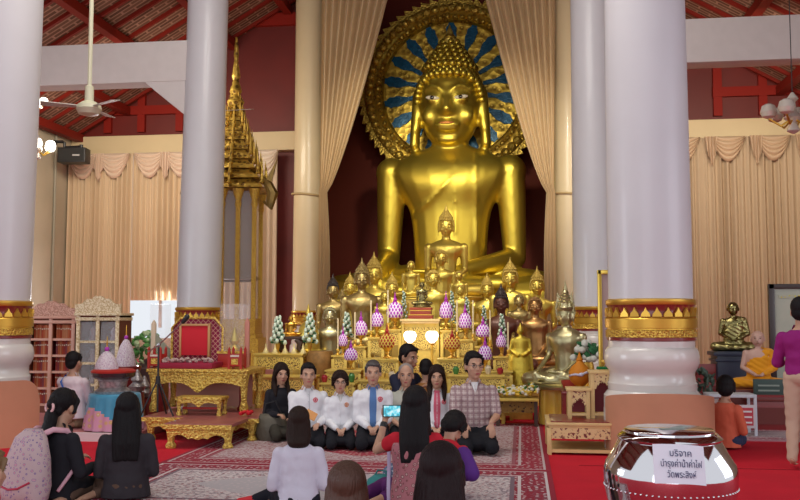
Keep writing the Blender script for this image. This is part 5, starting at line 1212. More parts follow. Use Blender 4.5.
# black framed picture
Yf_ = 14.9; a = at(768, 284, Yf_); z0 = zpl
t = T('framed_picture', 'large black-framed pale picture standing at the right edge', 'picture', (a.x+.75, Yf_, z0)); w, h = 1.5, a.z-z0
G().box((-w/2+.04, 0, h/2), (.09, .08, h)).box((w/2-.04, 0, h/2), (.09, .08, h)).box((0, 0, h-.04), (w, .08, .08)).box((0, 0, .04), (w, .08, .08)).build('frame', mat('black_brown_frame', (.035, .018, .015), .35), t, bevel=.008)
G().box((0, 0, h/2), (w-.14, .03, h-.12)).build('picture', mat('pale_print', (.42, .42, .33), .3, col2=(.3, .33, .27), vscale=1.5), t)
G().box((0, -.02, h-.20), (w-.3, .012, .05)).build('title_strip', pattern('yellow_title', (.42, .42, .33), [(.6, .52, .05)], 30, (.3, .36), bump=0), t)
# ---------------------------------------------------------------- polished bowl in the foreground
zd = 3.6; r0 = ray(670, 474); p = CAM+r0*zd; R0 = 65/F*zd; zc = p.z; ztop = (CAM+ray(668, 429)*zd).z
t = T('silver_bowl', 'large polished silver donation bowl with flat lid in the right foreground', 'bowl', (p.x, p.y, 0))
CHR = mat('polished_silver', (.72, .70, .72), .07, 1., bump=.04, bscale=6)
hh = ztop-zc
prof = [(R0*.45, zc-.36), (R0*.70, zc-.30), (R0*.90, zc-.16), (R0*.99, zc-.05), (R0, zc), (R0*.995, zc+.02), (R0*.97, zc+.045), (R0*.86, zc+hh*.5), (R0*.76, zc+hh*.78), (R0*.74, zc+hh*.80)]
G().lathe(prof, 72).build('bowl', CHR, t, smooth=70)
G().lathe([(R0*.775, zc+hh*.78), (R0*.79, zc+hh*.81), (R0*.775, zc+hh*.84), (R0*.70, zc+hh*.93), (R0*.67, ztop-.012), (R0*.68, ztop-.004), (R0*.66, ztop), (.01, ztop)], 72).build('lid', CHR, t, smooth=50)
g = G()
for i in range(70): a = i*2*math.pi/70; g.ball((R0*.99*math.cos(a), R0*.99*math.sin(a), zc-.045), .0045, 6)
g.build('beaded_band', CHR, t, smooth=180)
G().lathe([(R0*.55, 0), (R0*.55, .04), (R0*.3, .08), (R0*.25, .3), (R0*.30, zc-.5), (R0*.50, zc-.40), (R0*.50, zc-.36)], 40).build('stand', MAROON, t, smooth=50)
g = G(); r_ = random.Random(1)
for i, (x, y, a) in enumerate(((.01, -.02, .2), (.05, .03, 1.))):
    o = G().box((0, 0, 0), (.10, .045, .001)).build('banknote', mat('banknote', (.45, .5, .46), .7, var=.3, vscale=30)); o.location = (p.x+x, p.y+y, ztop+.002+.0015*i); o.rotation_euler = (0, 0, a); tag(o, ('pale banknote lying on the silver bowl lid, lower one', 'pale banknote lying on the silver bowl lid, upper one')[i], 'banknote')
# paper sign on the bowl
ux = V((math.cos(YAW), math.sin(YAW), 0)); fr = V((math.sin(YAW), -math.cos(YAW), 0))
sc3 = (CAM+ray(681, 464)*(zd-R0*1.0)); 
wS, hS = 52/F*(zd-R0), 39/F*(zd-R0)
t = T('paper_sign', 'white paper sign with three lines of dark Thai writing on silver bowl', 'sign', sc3, YAW+.02)
t.rotation_euler = (-.30, .05, YAW+.02)
g = G(); g.surf(lambda u, v: V(((u-.5)*wS, .02*(2*u-1)**2, (.5-v)*hS)), 12, 4, .002).build('paper', mat('white_paper', (.72, .71, .80), .6), t)
ink = mat('blue_black_ink', (.03, .04, .12), .6)
for k, s in enumerate(('บริจาค', 'บำรุงค่าน้ำค่าไฟ', 'วัดพระสิงห์')):
    cu = bpy.data.curves.new('writing', 'FONT'); cu.body = s; cu.align_x = 'CENTER'; cu.align_y = 'CENTER'; cu.size = hS*.30; cu.extrude = .0004
    o = bpy.data.objects.new('tmp', cu); C.objects.link(o); dg = bpy.context.evaluated_depsgraph_get(); me = bpy.data.meshes.new_from_object(o.evaluated_get(dg)); bpy.data.objects.remove(o)
    me.materials.clear(); me.materials.append(ink)
    xs = [v.co.x for v in me.vertices]; wd = (max(xs)-min(xs)) if xs else 1; tw = wS*(.42, .80, .56)[k]; f = tw/wd
    for v in me.vertices: v.co.x *= f; v.co.y *= min(f, 1.15) if f > 1 else max(f, .8)
    o = bpy.data.objects.new('writing', me); C.objects.link(o); o.parent = t; o.location = (0, -.003, hS*(.26-.27*k)); o.rotation_euler = (math.pi/2, 0, 0)
# ================================================================ PEOPLE
def two_bone(a, b, l1, l2, pole):
    a, b = V(a), V(b); d = b-a; L = min(d.length, (l1+l2)*.995); d.normalize(); b = a+d*L
    x = (l1*l1-l2*l2+L*L)/(2*L); h = math.sqrt(max(0, l1*l1-x*x)); p = V(pole); p = (p-d*p.dot(d)).normalized()
    return a+d*x+p*h, b
def hand(g, w, e, curl=.5, palm=None, s=1, side=None, k=1.):
    """palm with four unequal bent fingers and a thumb; w wrist, e pointing direction, palm = palm normal"""
    e = V(e).normalized(); n = V(palm or (0, 0, -1)); n = (n-e*n.dot(e)).normalized(); sd = e.cross(n)*s
    c = V(w)+e*.045*k; g.cap(V(w), c+e*.03*k, .024*k, .030*k, 10, flat=.5, side=sd)
    for i, (o, l) in enumerate(((-.028, .072), (-.0095, .082), (.0095, .076), (.027, .060))):
        b0 = V(w)+e*.075*k+sd*o*k; m = b0+(e*math.cos(curl*.7)+n*math.sin(curl*.7)+sd*o*2.)*l*.52*k; t_ = m+(e*math.cos(curl*1.7)+n*math.sin(curl*1.7))*l*.48*k
        g.cap(b0-e*.02*k, m, .0095*k, .0085*k, 8); g.cap(m, t_, .0085*k, .007*k, 8)
    b0 = V(w)+e*.025*k-sd*.024*k; m = b0+(e*.6-sd*.65+n*.25)*.042*k; g.cap(b0, m, .012*k, .0105*k, 8); g.cap(m, m+(e*.85-sd*.15+n*.35)*.032*k, .010*k, .008*k, 8)
def human(name, label, loc, rz, pose='seiza', k=1., wd=1., lean=0., side=0., hy=0., hp=0., hr=0., hL=None, hR=None, skin=None, top=None, pants=None, hair=None, hs='short_m', sleeve='long',
          coat=None, inner=None, glasses=False, legs=None, fat=1., vox=.0095, cat='person', feet=True, knees=.13, hem=True, palms=(0, 0, -1), curl=.7, extra=None, mouth=True, collar=None, group=None, pole=None):
    skin = skin or SKIN; t = T(name, label, cat, loc, rz, group, sc=k)
    hz = dict(seiza=.23, kneel=.50, cross=.12, side=.13, stand=.93, up=.23)[pose]
    P = V((0, 0, hz)); u = V((math.sin(side), -math.sin(lean), math.cos(lean)*math.cos(side))).normalized(); bx_ = V((math.cos(side), 0, -math.sin(side))); fy = u.cross(bx_)     # fy points back (+Y)
    if fy.y < 0: fy = -fy
    def S(x, y, z): return P+bx_*x+fy*y+u*z
    sw = .178*wd; N_ = S(0, .01, .50)
    HR = Euler((hp, hr, hy)).to_matrix(); Hc = S(0, -.012, .50)+V((0, 0, .130)).lerp(u*.130, .5); hk = 1.19
    def Hd(x, y, z): return Hc+HR @ V((x*hk, y*hk, z*hk))
    torso = [(-.07, .155*fat, .115*fat, .0), (0, .165*fat, .12*fat, 0), (.10, .150*fat, .108*fat, -.004), (.20, .142*fat, .102*fat, 0), (.30, .158*fat**.5*wd, .108, .0), (.36, .162*wd, .106, .005), (.395, .148*wd, .094, .01), (.425, .118*wd, .080, .012), (.452, .086, .068, .012), (.485, .060, .058, .012)]
    def tor(infl, z0=-.1, z1=.6, yo=0.):
        return [(S(0, y+yo, z), rx+infl, ry+infl, bx_, fy) for z, rx, ry, y in torso if z0 <= z <= z1]
    def tfront(x, z, off=0.):     # a point on the front of the chest
        for (za, xa, ya, oa), (zb, xb, yb, ob) in zip(torso, torso[1:]):
            if za <= z <= zb:
                f = (z-za)/(zb-za); rx = xa+(xb-xa)*f+.014; ry = ya+(yb-ya)*f+.014; o = oa+(ob-oa)*f
                return S(x, o-(ry+off)*math.sqrt(max(.05, 1-(x/rx)**2)), z)
    sh = {s: S(s*sw*.93, .012, .375) for s in (-1, 1)}
    tg = {1: V(hL) if hL is not None else None, -1: V(hR) if hR is not None else None}
    dflt = dict(seiza=(.06, -.24, .27), kneel=(.17, -.20, .44), cross=(.08, -.26, .17), side=(.12, -.22, .20), stand=(.24, -.04, .80), up=(.12, -.25, .24))[pose]
    arms = {}
    for s in (-1, 1):
        w = tg[s] if tg[s] is not None else V((s*dflt[0], dflt[1], dflt[2])); el, w2 = two_bone(sh[s], w, .275, .245, V(pole[s]) if pole and s in pole else V((s*.45, .6, -.6))); arms[s] = (el, w2)
    # legs
    LG = {}
    for s in (-1, 1):
        hpj = P+V((s*.09, 0, -.02))
        if legs and s in legs: kn, an, toe = [V(q) for q in legs[s]]
        elif pose == 'seiza': kn = V((s*knees, -.37, .085)); an = V((s*.07, .04, .055)); toe = V((s*.05, .20, .03))
        elif pose == 'kneel': kn = V((s*.13, -.05, .075)); an = V((s*.12, .34, .06)); toe = V((s*.12, .44, .03))
        elif pose == 'cross': kn = V((s*.34, -.20, .10)); an = V((-s*.12, -.34, .055)); toe = V((-s*.28, -.30, .045))
        elif pose == 'side': kn = V((s*.16+.12, -.36, .085)); an = V((s*.10+.36, .02+s*.05, .055)); toe = V((s*.10+.46, .16+s*.05, .035))
        else: kn = V((s*.11, -.03, .49)); an = V((s*.12, .02, .09)); toe = V((s*.14, -.15, .035))
        LG[s] = (hpj, kn, an, toe)
    g = G(); g.loft(tor(0), 18)
    g.cap(S(0, .012, .44), Hd(0, .012, -.05), .056, .056, 12)
    # head
    g.ball(Hd(0, .016, .036), tuple(hk*q for q in (.0735, .090, .086)), 20, rot=(hp, hr, hy)); g.ball(Hd(0, -.016, -.022), tuple(hk*q for q in (.061, .071, .092)), 18, rot=(hp, hr, hy)); g.ball(Hd(0, -.052, -.092), tuple(hk*q for q in (.027, .024, .020)), 10, rot=(hp, hr, hy))
    g.cap(Hd(0, -.084, .012), Hd(0, -.102, -.026), .009, .013, 8); g.ball(Hd(0, -.096, -.032), tuple(hk*q for q in (.017, .012, .009)), 8, rot=(hp, hr, hy)); g.ball(Hd(0, -.082, -.062), tuple(hk*q for q in (.024, .010, .009)), 8, rot=(hp, hr, hy))
    for s in (-1, 1):
        g.ball(Hd(s*.076, .008, -.010), tuple(hk*q for q in (.010, .020, .032)), 8, rot=(hp, hr, hy)); g.cap(Hd(s*.015, -.086, .026), Hd(s*.050, -.070, .024), .007, .006, 6); g.ball(Hd(s*.040, -.060, -.028), tuple(hk*q for q in (.020, .018, .018)), 8, rot=(hp, hr, hy))
        el, w = arms[s]; g.ball(sh[s]-bx_*(s*.02), (.052, .052, .050), 12); g.cap(sh[s], el, .047*fat**.5, .039, 12); g.cap(el, w, .039, .025, 12)
        d = (w-el).normalized(); fd = (d+V((-s*.5, -.3, -.4))).normalized() if pose == 'seiza' and hL is None else d
        pn = palms[s] if isinstance(palms, dict) else palms
        hand(g, w, fd if not isinstance(palms, dict) or (s, 'd') not in palms else palms[(s, 'd')], curl if not isinstance(curl, dict) else curl[s], pn, s)
        h0, kn, an, toe = LG[s]; g.cap(h0, kn, .082*fat**.5, .056, 12); g.cap(kn, an, .054, .036, 12); g.cap(an+(an-toe).normalized()*.02, toe, .036, .026, 10, flat=.75)
        for i in range(5): q = (toe-an).normalized(); e_ = q.cross(V((0, 0, 1))); g.ball(toe+q*.02+e_*(.018*(i-2)), .011, 6)
    B = g.skin(vox, 4, .5)
    # lips, eyes, brows as raised details in the same mesh
    def feat(c, r, mi): B.mi = mi; B.ball(Hd(*c), tuple(hk*q for q in r), 10, rot=(hp, hr, hy))
    if mouth:
        feat((0, -.0885, -.060), (.0215, .007, .0042), 1); feat((0, -.0865, -.0665), (.018, .007, .0045), 1)
        for s in (-1, 1):
            feat((s*.031, -.0765, .004), (.0135, .007, .0055), 3); feat((s*.031, -.0815, .004), (.0062, .004, .0055), 2); feat((s*.033, -.080, .025), (.018, .006, .0042), 2); feat((s*.031, -.079, .0095), (.0145, .006, .002), 2)
    B.mi = 0; B.build('body', [skin, LIP, EYEM, mat('eye_white', (.6, .57, .52), .4)], t, smooth=180)
    # hair
    hm = hair or HAIRB
    if hs:
        h = G()
        if hs in ('short_m', 'thin'):
            tk = .0 if hs == 'thin' else 1.
            h.ball(Hd(0, .026, .046), tuple(hk*q for q in (.080, .090, .082+.006*tk)), 20, rot=(hp, hr, hy)); h.ball(Hd(0, .060, -.005), tuple(hk*q for q in (.070, .050, .070)), 14, rot=(hp, hr, hy))
            if hs == 'short_m':
                for i in range(9): x = -.044+.011*i; h.cap(Hd(x*.8, -.02, .104-abs(x)*.3), Hd(x*1.1+.006, -.066+abs(x)*.4, .084), .024, .016, 8)
                for s in (-1, 1): h.cap(Hd(s*.072, -.03, .06), Hd(s*.075, -.008, .01), .016, .012, 8)
        if hs == 'bob':
            h.ball(Hd(0, .022, .050), tuple(hk*q for q in (.093, .095, .092)), 20, rot=(hp, hr, hy)); h.ball(Hd(0, .055, -.01), tuple(hk*q for q in (.088, .062, .085)), 14, rot=(hp, hr, hy))
            for s in (-1, 1):
                h.cap(Hd(s*.02, -.055, .098), Hd(s*.070, -.052, .048), .024, .020, 8); h.cap(Hd(s*.080, -.015, .05), Hd(s*.084, 0, -.030), .026, .022, 8)
        if hs in ('long', 'longback', 'bun', 'pony'):
            h.ball(Hd(0, .024, .048), tuple(hk*q for q in (.086, .096, .090)), 20, rot=(hp, hr, hy))
            for s in (-1, 1): h.cap(Hd(s*.015, -.045, .110), Hd(s*.068, -.056, .045), .020, .018, 8); h.cap(Hd(s*.070, -.05, .045), Hd(s*.080, -.010, -.03), .018, .020, 8)
            L_ = .36 if hs != 'bun' else 0
            if L_:
                base = Hd(0, .05, -.02)
                for i in range(11):
                    a = -1.9+3.8*i/10; x = math.sin(a)*.068; y = .03+math.cos(a)*.050; f = .85 if abs(a) > 1.5 else 1
                    p0 = Hd(x, y, .02); p1 = Hd(x*1.15, y*1.1+.01, -.10); p2 = V((Hd(x*1.2, 0, 0).x, 0, 0)); end = S(x*1.5, .125 if abs(a) < 1.4 else -.075*(1 if hs == 'long' else -1), .50-L_*f*.8)
                    if hs == 'long' and abs(a) >= 1.4: end = S(x*1.35, -.105, .34)
                    h.tube([p0, p1, p1.lerp(end, .5)+fy*(.01 if abs(a) < 1.4 else -.03), end], [.030, .034, .030, .014], 8)
            if hs == 'bun': h.ball(Hd(0, .115, .02), (.050, .045, .050), 12); h.ball(Hd(0, .07, -.02), (.065, .05, .06), 12)
        rr = random.Random(len(label)); h.skin(.010 if vox < .012 else .012, 2, disp=lambda p: p+V((0, 0, .0015*math.sin(p.x*260+p.y*180)))).build('hair', hm, t, smooth=180)
    # clothes
    def shirt(nm, m, infl=.012, z0=-.06, sl=sleeve, flare=0., sleeves=True, z1=.47):
        c_ = G(); R_ = tor(infl, z0, z1)
        if pose in ('seiza', 'cross', 'side', 'kneel', 'up') and z0 < 0: R_ = [(S(0, .0, -.10), .185*fat+infl, .135*fat+infl, bx_, fy)]+R_
        c_.loft(R_, 20)
        if sleeves:
            for s in (-1, 1):
                el, w = arms[s]; c_.ball(sh[s]-bx_*(s*.02)-V((0, 0, .008)), (.050+infl,)*3, 12)
                if sl == 'long': c_.cap(sh[s], el, .049+infl, .042+infl, 12); c_.cap(el, el.lerp(w, .93), .041+infl, .031+infl, 12)
                elif sl == 'mid': c_.cap(sh[s], el, .049+infl, .045+infl, 12); c_.cap(el, el.lerp(w, .15), .042+infl, .042+infl, 12)
                elif sl == 'cap': c_.cap(sh[s], sh[s].lerp(el, .42), .050+infl, .046+infl, 12)
                elif sl == 'short': c_.cap(sh[s], sh[s].lerp(el, .80), .049+infl, .050+infl, 12)
        se = len(label)
        def wr(p):
            q = noise.noise(V((p.x*9+se, p.y*9, p.z*14))); r_ = noise.noise(V((p.x*22, p.y*22+se, p.z*18))); return p+V((.006*q, .009*q+.004*r_, .003*r_))
        return c_.skin(.0105, 3, disp=wr).build(nm, m, t, smooth=180)
    TP = shirt('coat' if coat else 'shirt', top) if top else t
    if inner:      # shirt front seen in the opening of the coat
        c_ = G(); n = 10
        def fn(a, b_):
            z = .485-.46*b_; w_ = (.030+.012*math.sin(min(1, b_*1.3)*2.6)) if coat == 'open' else .045*(1-b_)+.002
            if coat != 'open': z = .485-.12*b_
            q = tfront((2*a-1)*w_, min(z, .47), .004) or S(0, -.1, z); return q
        c_.surf(fn, 8, 12, .004).build('inner_shirt', inner, t, smooth=60)
    if top:      # collar and placket
        c_ = G(); cm = collar or top
        for s in (-1, 1):
            c_.surf(lambda a, b_: S(s*(.062-.030*b_+.022*a), .045-.115*b_-.012*a, .505-.045*a-.022*b_), 3, 5, .006)
        c_.build('collar', cm, TP, smooth=60)
        if coat or sleeve == 'short':
            c_ = G(); c_.tube([tfront(.0+(.012 if coat == 'zip' else 0), .44-.40*i/10, .002) for i in range(11)], .0035, 6)
            for i in range(5): c_.ball(tfront(.0, .40-.085*i, .004), .006, 6)
            c_.build('placket', mat('placket_grey', (.42, .42, .46), .5) if coat == 'zip' else cm, TP)
    if coat:      # round red emblem on the chest
        e = G(); c0 = tfront(.085, .335, .006); d1 = (tfront(.10, .335, .006)-tfront(.07, .335, .006)).normalized(); nrm = d1.cross(u)
        e.tube([c0+d1*(.026*math.cos(a))+u*(.026*math.sin(a)) for a in [2*math.pi*i/14 for i in range(15)]], .005, 5); e.cap(c0-u*.012, c0+u*.016, .006, .004, 6); e.cap(c0-d1*.012, c0+d1*.012, .005, .005, 6)
        e.build('emblem', mat('emblem_red' if coat != 'badge' else 'emblem_orange', (.70, .06, .10) if coat != 'badge' else (.65, .20, .04), .6), TP)
    if pants:
        c_ = G(); c_.ball(P+V((0, .0, -.01)), (.172*fat, .135*fat, .11), 16)
        for s in (-1, 1):
            h0, kn, an, toe = LG[s]; c_.cap(h0, kn, .100*fat**.5, .074, 14); c_.cap(kn, kn.lerp(an, .95), .072, .052, 14)
        if pose == 'seiza': c_.ball((0, -.16, .11), (.15, .20, .09), 14)
        for s in (-1, 1): pass
        def cl(p): return V((p.x+.003*math.sin(p.z*60+p.y*40), p.y, max(p.z, .006)))
        c_.skin(.011, 3, disp=cl).build('trousers', pants, t, smooth=180)
    if glasses:
        e = G()
        for s in (-1, 1):
            e.tube([Hd(s*.033+.021*math.cos(a), -.098, .003+.015*math.sin(a)) for a in [2*math.pi*i/12 for i in range(13)]], .0022, 5); e.tube([Hd(s*.054, -.096, .006), Hd(s*.078, -.02, .006)], .002, 5)
        e.tube([Hd(-.012, -.10, .006), Hd(.012, -.10, .006)], .0022, 5); e.build('glasses', mat('dark_frame', (.05, .04, .04), .3), t)
    return t, dict(S=S, Hd=Hd, arms=arms, sh=sh, tf=tfront, LG=LG, u=u, P=P)
def on(px, py, z=0.): p = fl(px, py, z); return V((p.x, p.y, z))
def kpos(px, yt, H, z0=.013):
    """where a figure of height H standing on z0 has its crown at (px,yt)"""
    r = ray(px, yt); s = (z0+H-CH)/r.z; q = CAM+r*s; return V((q.x, q.y, z0))
BP = mat('black_trousers', (.012, .012, .016), .85)
rows = []
def facing(p, e=0.): return face_cam(p, e)
# ---- kneeling row (facing the camera)
def row(px, Y): q = at(px, 400, Y); return V((q.x, Y, .013))
def topk(p, yt, px, pose_h):    # scale so that the crown reaches yt
    return (at(px, yt, p.y).z-p.z)/pose_h
p = row(281, 11.35); human('person', 'woman with long dark hair in black top kneeling at left end of the row', p, facing(p, .18), k=topk(p, 362, 280, 1.0)*.98, top=CLOTHB, pants=mat('dark_olive_trousers', (.05, .045, .035), .85), hs='long', hair=HAIRN, side=0, hp=.05, hy=.1, wd=.92,
    hL=(.10, -.24, .30), hR=(-.08, -.22, .34))
p = row(308, 10.75); A = human('person', 'smiling man in zipped white coat kneeling, second from left', p, facing(p, .05), k=topk(p, 365, 306, 1.0)*1.02, top=COAT, pants=BP, coat='zip', inner=mat('pale_shirt', (.6, .6, .62), .8), wd=1.12, fat=1.1, hy=.05, hL=(.12, -.26, .30), hR=(-.08, -.30, .28))
p = row(340, 10.75); human('person', 'woman with short dark hair in white coat over patterned blouse, kneeling', p, facing(p, .05), k=topk(p, 370, 340, 1.0)*.98, top=COAT, pants=BP, coat='badge', inner=pattern('dotted_blouse', (.52, .50, .46), [(.25, .28, .25)], 60, (.25, .4), bump=0), hs='bob', hair=HAIRN, wd=.97, fat=1.05, glasses=True, curl=1.0)
p = row(373, 10.75); human('person', 'man in open white coat over blue shirt kneeling in the middle of the row', p, facing(p, .0), k=topk(p, 361, 371, 1.0)*1.0, top=COAT, pants=BP, coat='open', inner=mat('blue_shirt', (.10, .20, .42), .8), collar=mat('blue_shirt', (.10, .20, .42)), wd=1.08, curl=1.0, hair=mat('greying_hair', (.06, .05, .05), .5))
p = row(406, 10.85); human('person', 'older balding man in pale grey shirt kneeling behind the raised phone', p, facing(p, .0), k=topk(p, 364, 405, 1.0)*1.0, top=mat('grey_green_shirt', (.42, .42, .36), .8), pants=BP, sleeve='short', wd=1.05, fat=1.12, hs='thin', hair=mat('grey_hair', (.28, .24, .22), .6), curl=1.)
p = row(437, 10.85); human('person', 'long-haired woman in white coat over pink top kneeling in the row', p, facing(p, .0), k=topk(p, 365, 437, 1.0)*.99, top=COAT, pants=BP, coat='open', inner=mat('pink_top', (.62, .12, .18), .8), hs='long', hair=HAIRN, wd=.93)
PLAID = grid_mat('plaid_shirt', (.42, .31, .30), (.56, .47, .45), 17, 17, .14, base2=(.24, .14, .16))
p = row(474, 10.62); A = human('person', 'man with glasses in plaid short-sleeved shirt kneeling at right end of the row', p, facing(p, .12), pose='seiza', k=topk(p, 352, 471, 1.0)*1.0, top=PLAID, pants=BP, sleeve='short', wd=1.12, fat=1.12, hy=.25, glasses=True, inner=mat('white_tee', (.7, .7, .7), .8), hL=(.13, -.33, .32), hR=(-.13, -.33, .32), curl=.25, palms={1: (0, .6, -.6), -1: (0, .6, -.6), (1, 'd'): (.05, -.35, -.8), (-1, 'd'): (-.05, -.35, -.8)})
# small bright paper in the first man's hand
o = G().box((0, 0, 0), (.13, .01, .10)).build('orange_packet', mat('orange_paper', (.72, .34, .12), .6), bevel=.002); q = at(311, 415, 10.30); o.location = q; o.rotation_euler = (-.5, .5, .2); tag(o, 'orange packet held in the lap of the man in zipped white coat', 'packet')
# dark bag by the first woman
p = on(272, 441); t = T('dark_handbag', 'dark olive handbag on the rug left of the kneeling row', 'bag', p, .2); G().loft([(V((0, 0, .0)), .17, .11, V((1, 0, 0)), V((0, 1, 0))), (V((0, 0, .12)), .21, .13, V((1, 0, 0)), V((0, 1, 0))), (V((0, 0, .28)), .18, .09, V((1, 0, 0)), V((0, 1, 0))), (V((0, 0, .34)), .15, .03, V((1, 0, 0)), V((0, 1, 0)))], 18).build('bag_body', mat('olive_leather', (.10, .085, .06), .55, bump=.4), t, smooth=70)
G().tube([(-.11, 0, .32), (-.08, 0, .46), (.04, 0, .50), (.12, 0, .32)], .010, 8).build('strap', BLK, t)
# ---- behind the row
p = row(400, 12.35); human('person', 'young man in dark navy suit leaning sideways behind the kneeling row', p, facing(p, .75), pose='seiza', k=topk(p, 343, 411, 1.0), top=CLOTHN, pants=BP, lean=.25, hy=.10, hp=.15, skin=SKIND, hL=(.10, -.40, .55), hR=(-.08, -.40, .5))
p = row(426, 12.3); human('person', 'person with black hair seen from behind in brown-orange top, facing the altar', p, facing(p, 3.0), pose='seiza', k=topk(p, 357, 425, 1.0)*.96, top=mat('brown_orange_top', (.32, .14, .04), .8), pants=BP, hp=.25, hs='short_m', mouth=False)
# ---- left: man in pinkish-white shirt kneeling
p = at(72, 430, 11.35); p.z = .105; A = human('person', 'man in pinkish white shirt with blue strap kneeling back-turned before the bookcases', p, facing(p, 2.45), pose='seiza', k=(at(73, 352, p.y).z-.105)/1.0, top=mat('pinkish_white_shirt', (.72, .60, .64), .8, bump=.4, bscale=9), pants=mat('khaki_trousers', (.34, .24, .15), .85), wd=1.12, fat=1.2, skin=SKIN, hL=(.10, -.30, .42), hR=(-.10, -.32, .40))
S = A[1]['S']; G().tube([S(.12, .0, .46), S(.10, .125, .38), S(.0, .145, .22), S(-.10, .14, .05)], .012, 6).build('blue_strap', mat('blue_strap', (.05, .12, .40), .6), A[0])
# ---- foreground, backs to the camera
def back(px, yt, H): return kpos(px, yt, H)
# woman with backpack
p = fl(58, 512, .0); Hh = .97
Hh = .94; rr_ = ray(57, 389); sd_ = (Hh-CH)/rr_.z; q = CAM+rr_*sd_; p = V((q.x, q.y, 0.0))
A = human('person', 'black-haired woman in black top wearing a floral backpack, seated at lower left', p, facing(p, 2.25), pose='side', k=Hh/.91, top=CLOTHB, pants=CLOTHB, hs='bun', hp=.12, hy=.10, lean=.12, wd=.95, fat=1.05, hL=(.12, -.30, .30), hR=(-.15, -.28, .26), vox=.009)
t0, I = A; S = I['S']; Hd = I['Hd']
hb = G(); hb.ball(Hd(0, .115, -.09), (.060, .05, .10), 12); hb.tube([Hd(0, .10, -.05), Hd(0, .13, -.16), S(0, .16, .36)], [.05, .055, .03], 10); hb.skin(.011, 2).build('ponytail', HAIRB, t0, smooth=180)
G().tube([Hd(.035*math.cos(a)-.0, .135+.02*math.sin(a*2)*0, -.005+.035*math.sin(a)) for a in [2*math.pi*i/12 for i in range(13)]], .011, 6).build('hair_tie', mat('pink_white_tie', (.75, .45, .45), .6), t0, smooth=180)
FLOR = pattern('floral_print', (.50, .37, .38), [(.10, .07, .25), (.50, .10, .18), (.68, .45, .48)], 38, (.30, .38), rough=.8, bump=.1)
bp = T('backpack', 'pink floral-print backpack worn by the woman at lower left', 'backpack', (0, 0, 0))
M4 = Matrix.Translation(p) @ Matrix.Rotation(t0.rotation_euler.z, 4, 'Z') @ Matrix.Diagonal((t0.scale.x,)*3+(1,))
bp.matrix_world = M4 @ Matrix.Translation(S(0, .185, 0)-V((0, 0, 0)))
bp.location = M4 @ S(0, .19, .0); bp.rotation_euler = t0.rotation_euler; bp.scale = tuple(x*1.18 for x in t0.scale)
X0, Yv = V((1, 0, 0)), V((0, 1, 0))
G().loft([(V((0, .10, -.10)), .10, .06, X0, Yv), (V((0, .08, -.085)), .185, .12, X0, Yv), (V((0, .07, .02)), .20, .135, X0, Yv), (V((0, .055, .20)), .175, .115, X0, Yv), (V((0, .04, .33)), .13, .085, X0, Yv), (V((0, .02, .385)), .07, .045, X0, Yv)], 22).build('bag', FLOR, bp, smooth=70)
G().tube([(-.15, .16, .06), (-.08, .20, .02), (0, .21, .01), (.08, .20, .02), (.15, .16, .06)], .007, 6).build('zip_seam', mat('crimson_piping', (.45, .04, .08), .6), bp)
g = G()
for s in (-1, 1): g.tube([(s*.05, .02, .34), (s*.085, -.07, .375), (s*.10, -.17, .36), (s*.105, -.255, .26), (s*.15, -.20, .10), (s*.16, -.06, -.03)], [.020, .020, .020, .018, .014, .012], 8)
g.build('shoulder_strap', mat('pink_strap', (.68, .38, .45), .7), bp, smooth=180)
# grey-shirt woman with long black hair
rr_ = ray(128, 393); Hh = .90; q = CAM+rr_*((Hh-CH)/rr_.z); p = V((q.x, q.y, 0.0))
A = human('person', 'woman with long straight black hair in dark grey blouse seated back-turned', p, facing(p, 3.05), pose='side', k=Hh/.91, top=mat('dark_grey_blouse', (.038, .032, .038), .8, bump=.3, bscale=9), pants=mat('brown_print_trousers', (.12, .07, .05), .85), hs='longback', wd=1.08, fat=1.1, sleeve='long', vox=.009)
# white-shirt woman
rr_ = ray(299, 407); Hh = .84; q = CAM+rr_*((Hh-CH)/rr_.z); p = V((q.x, q.y, 0.013))
LGS = {1: ((.30, -.22, .09), (.05, -.34, .06), (-.05, -.36, .04)), -1: ((-.30, -.25, .10), (-.05, -.05, .06), (.05, .05, .04))}
A = human('person', 'woman with dark hair in plain white shirt seated back-turned in the centre', p, facing(p, 3.1), pose='side', k=Hh/.91, top=mat('white_shirt', (.62, .58, .68), .8, bump=.5, bscale=8), pants=mat('black_leggings', (.012, .012, .02), .8), hs=None, wd=.98, fat=1.0, sleeve='mid', vox=.009, legs={1: ((.22, -.34, .10), (.40, -.30, .055), (.50, -.34, .035)), -1: ((-.10, -.38, .09), (.24, -.22, .055), (.32, -.18, .035))})
t0, I = A; Hd = I['Hd']; S = I['S']; h = G(); h.ball(Hd(0, .024, .045), (.094, .106, .098), 18)
for i in range(11):
    a = -1.9+3.8*i/10; x = math.sin(a)*.062; y = .03+math.cos(a)*.05; h.tube([Hd(x, y, .02), Hd(x*1.10, y*1.08, -.09), S(x*1.15, y+.03, .47), S(x*1.05, y+.02, .43)], [.028, .030, .026, .010], 8)
h.skin(.011, 2).build('hair', HAIRN, t0, smooth=180)
for s in (1,):
    an, toe = I['LG'][s][2], I['LG'][s][3]; G().cap(an, toe+(toe-an).normalized()*.03, .048, .040, 10).build('red_sock', mat('red_sock', (.60, .04, .05), .8), t0, smooth=180)
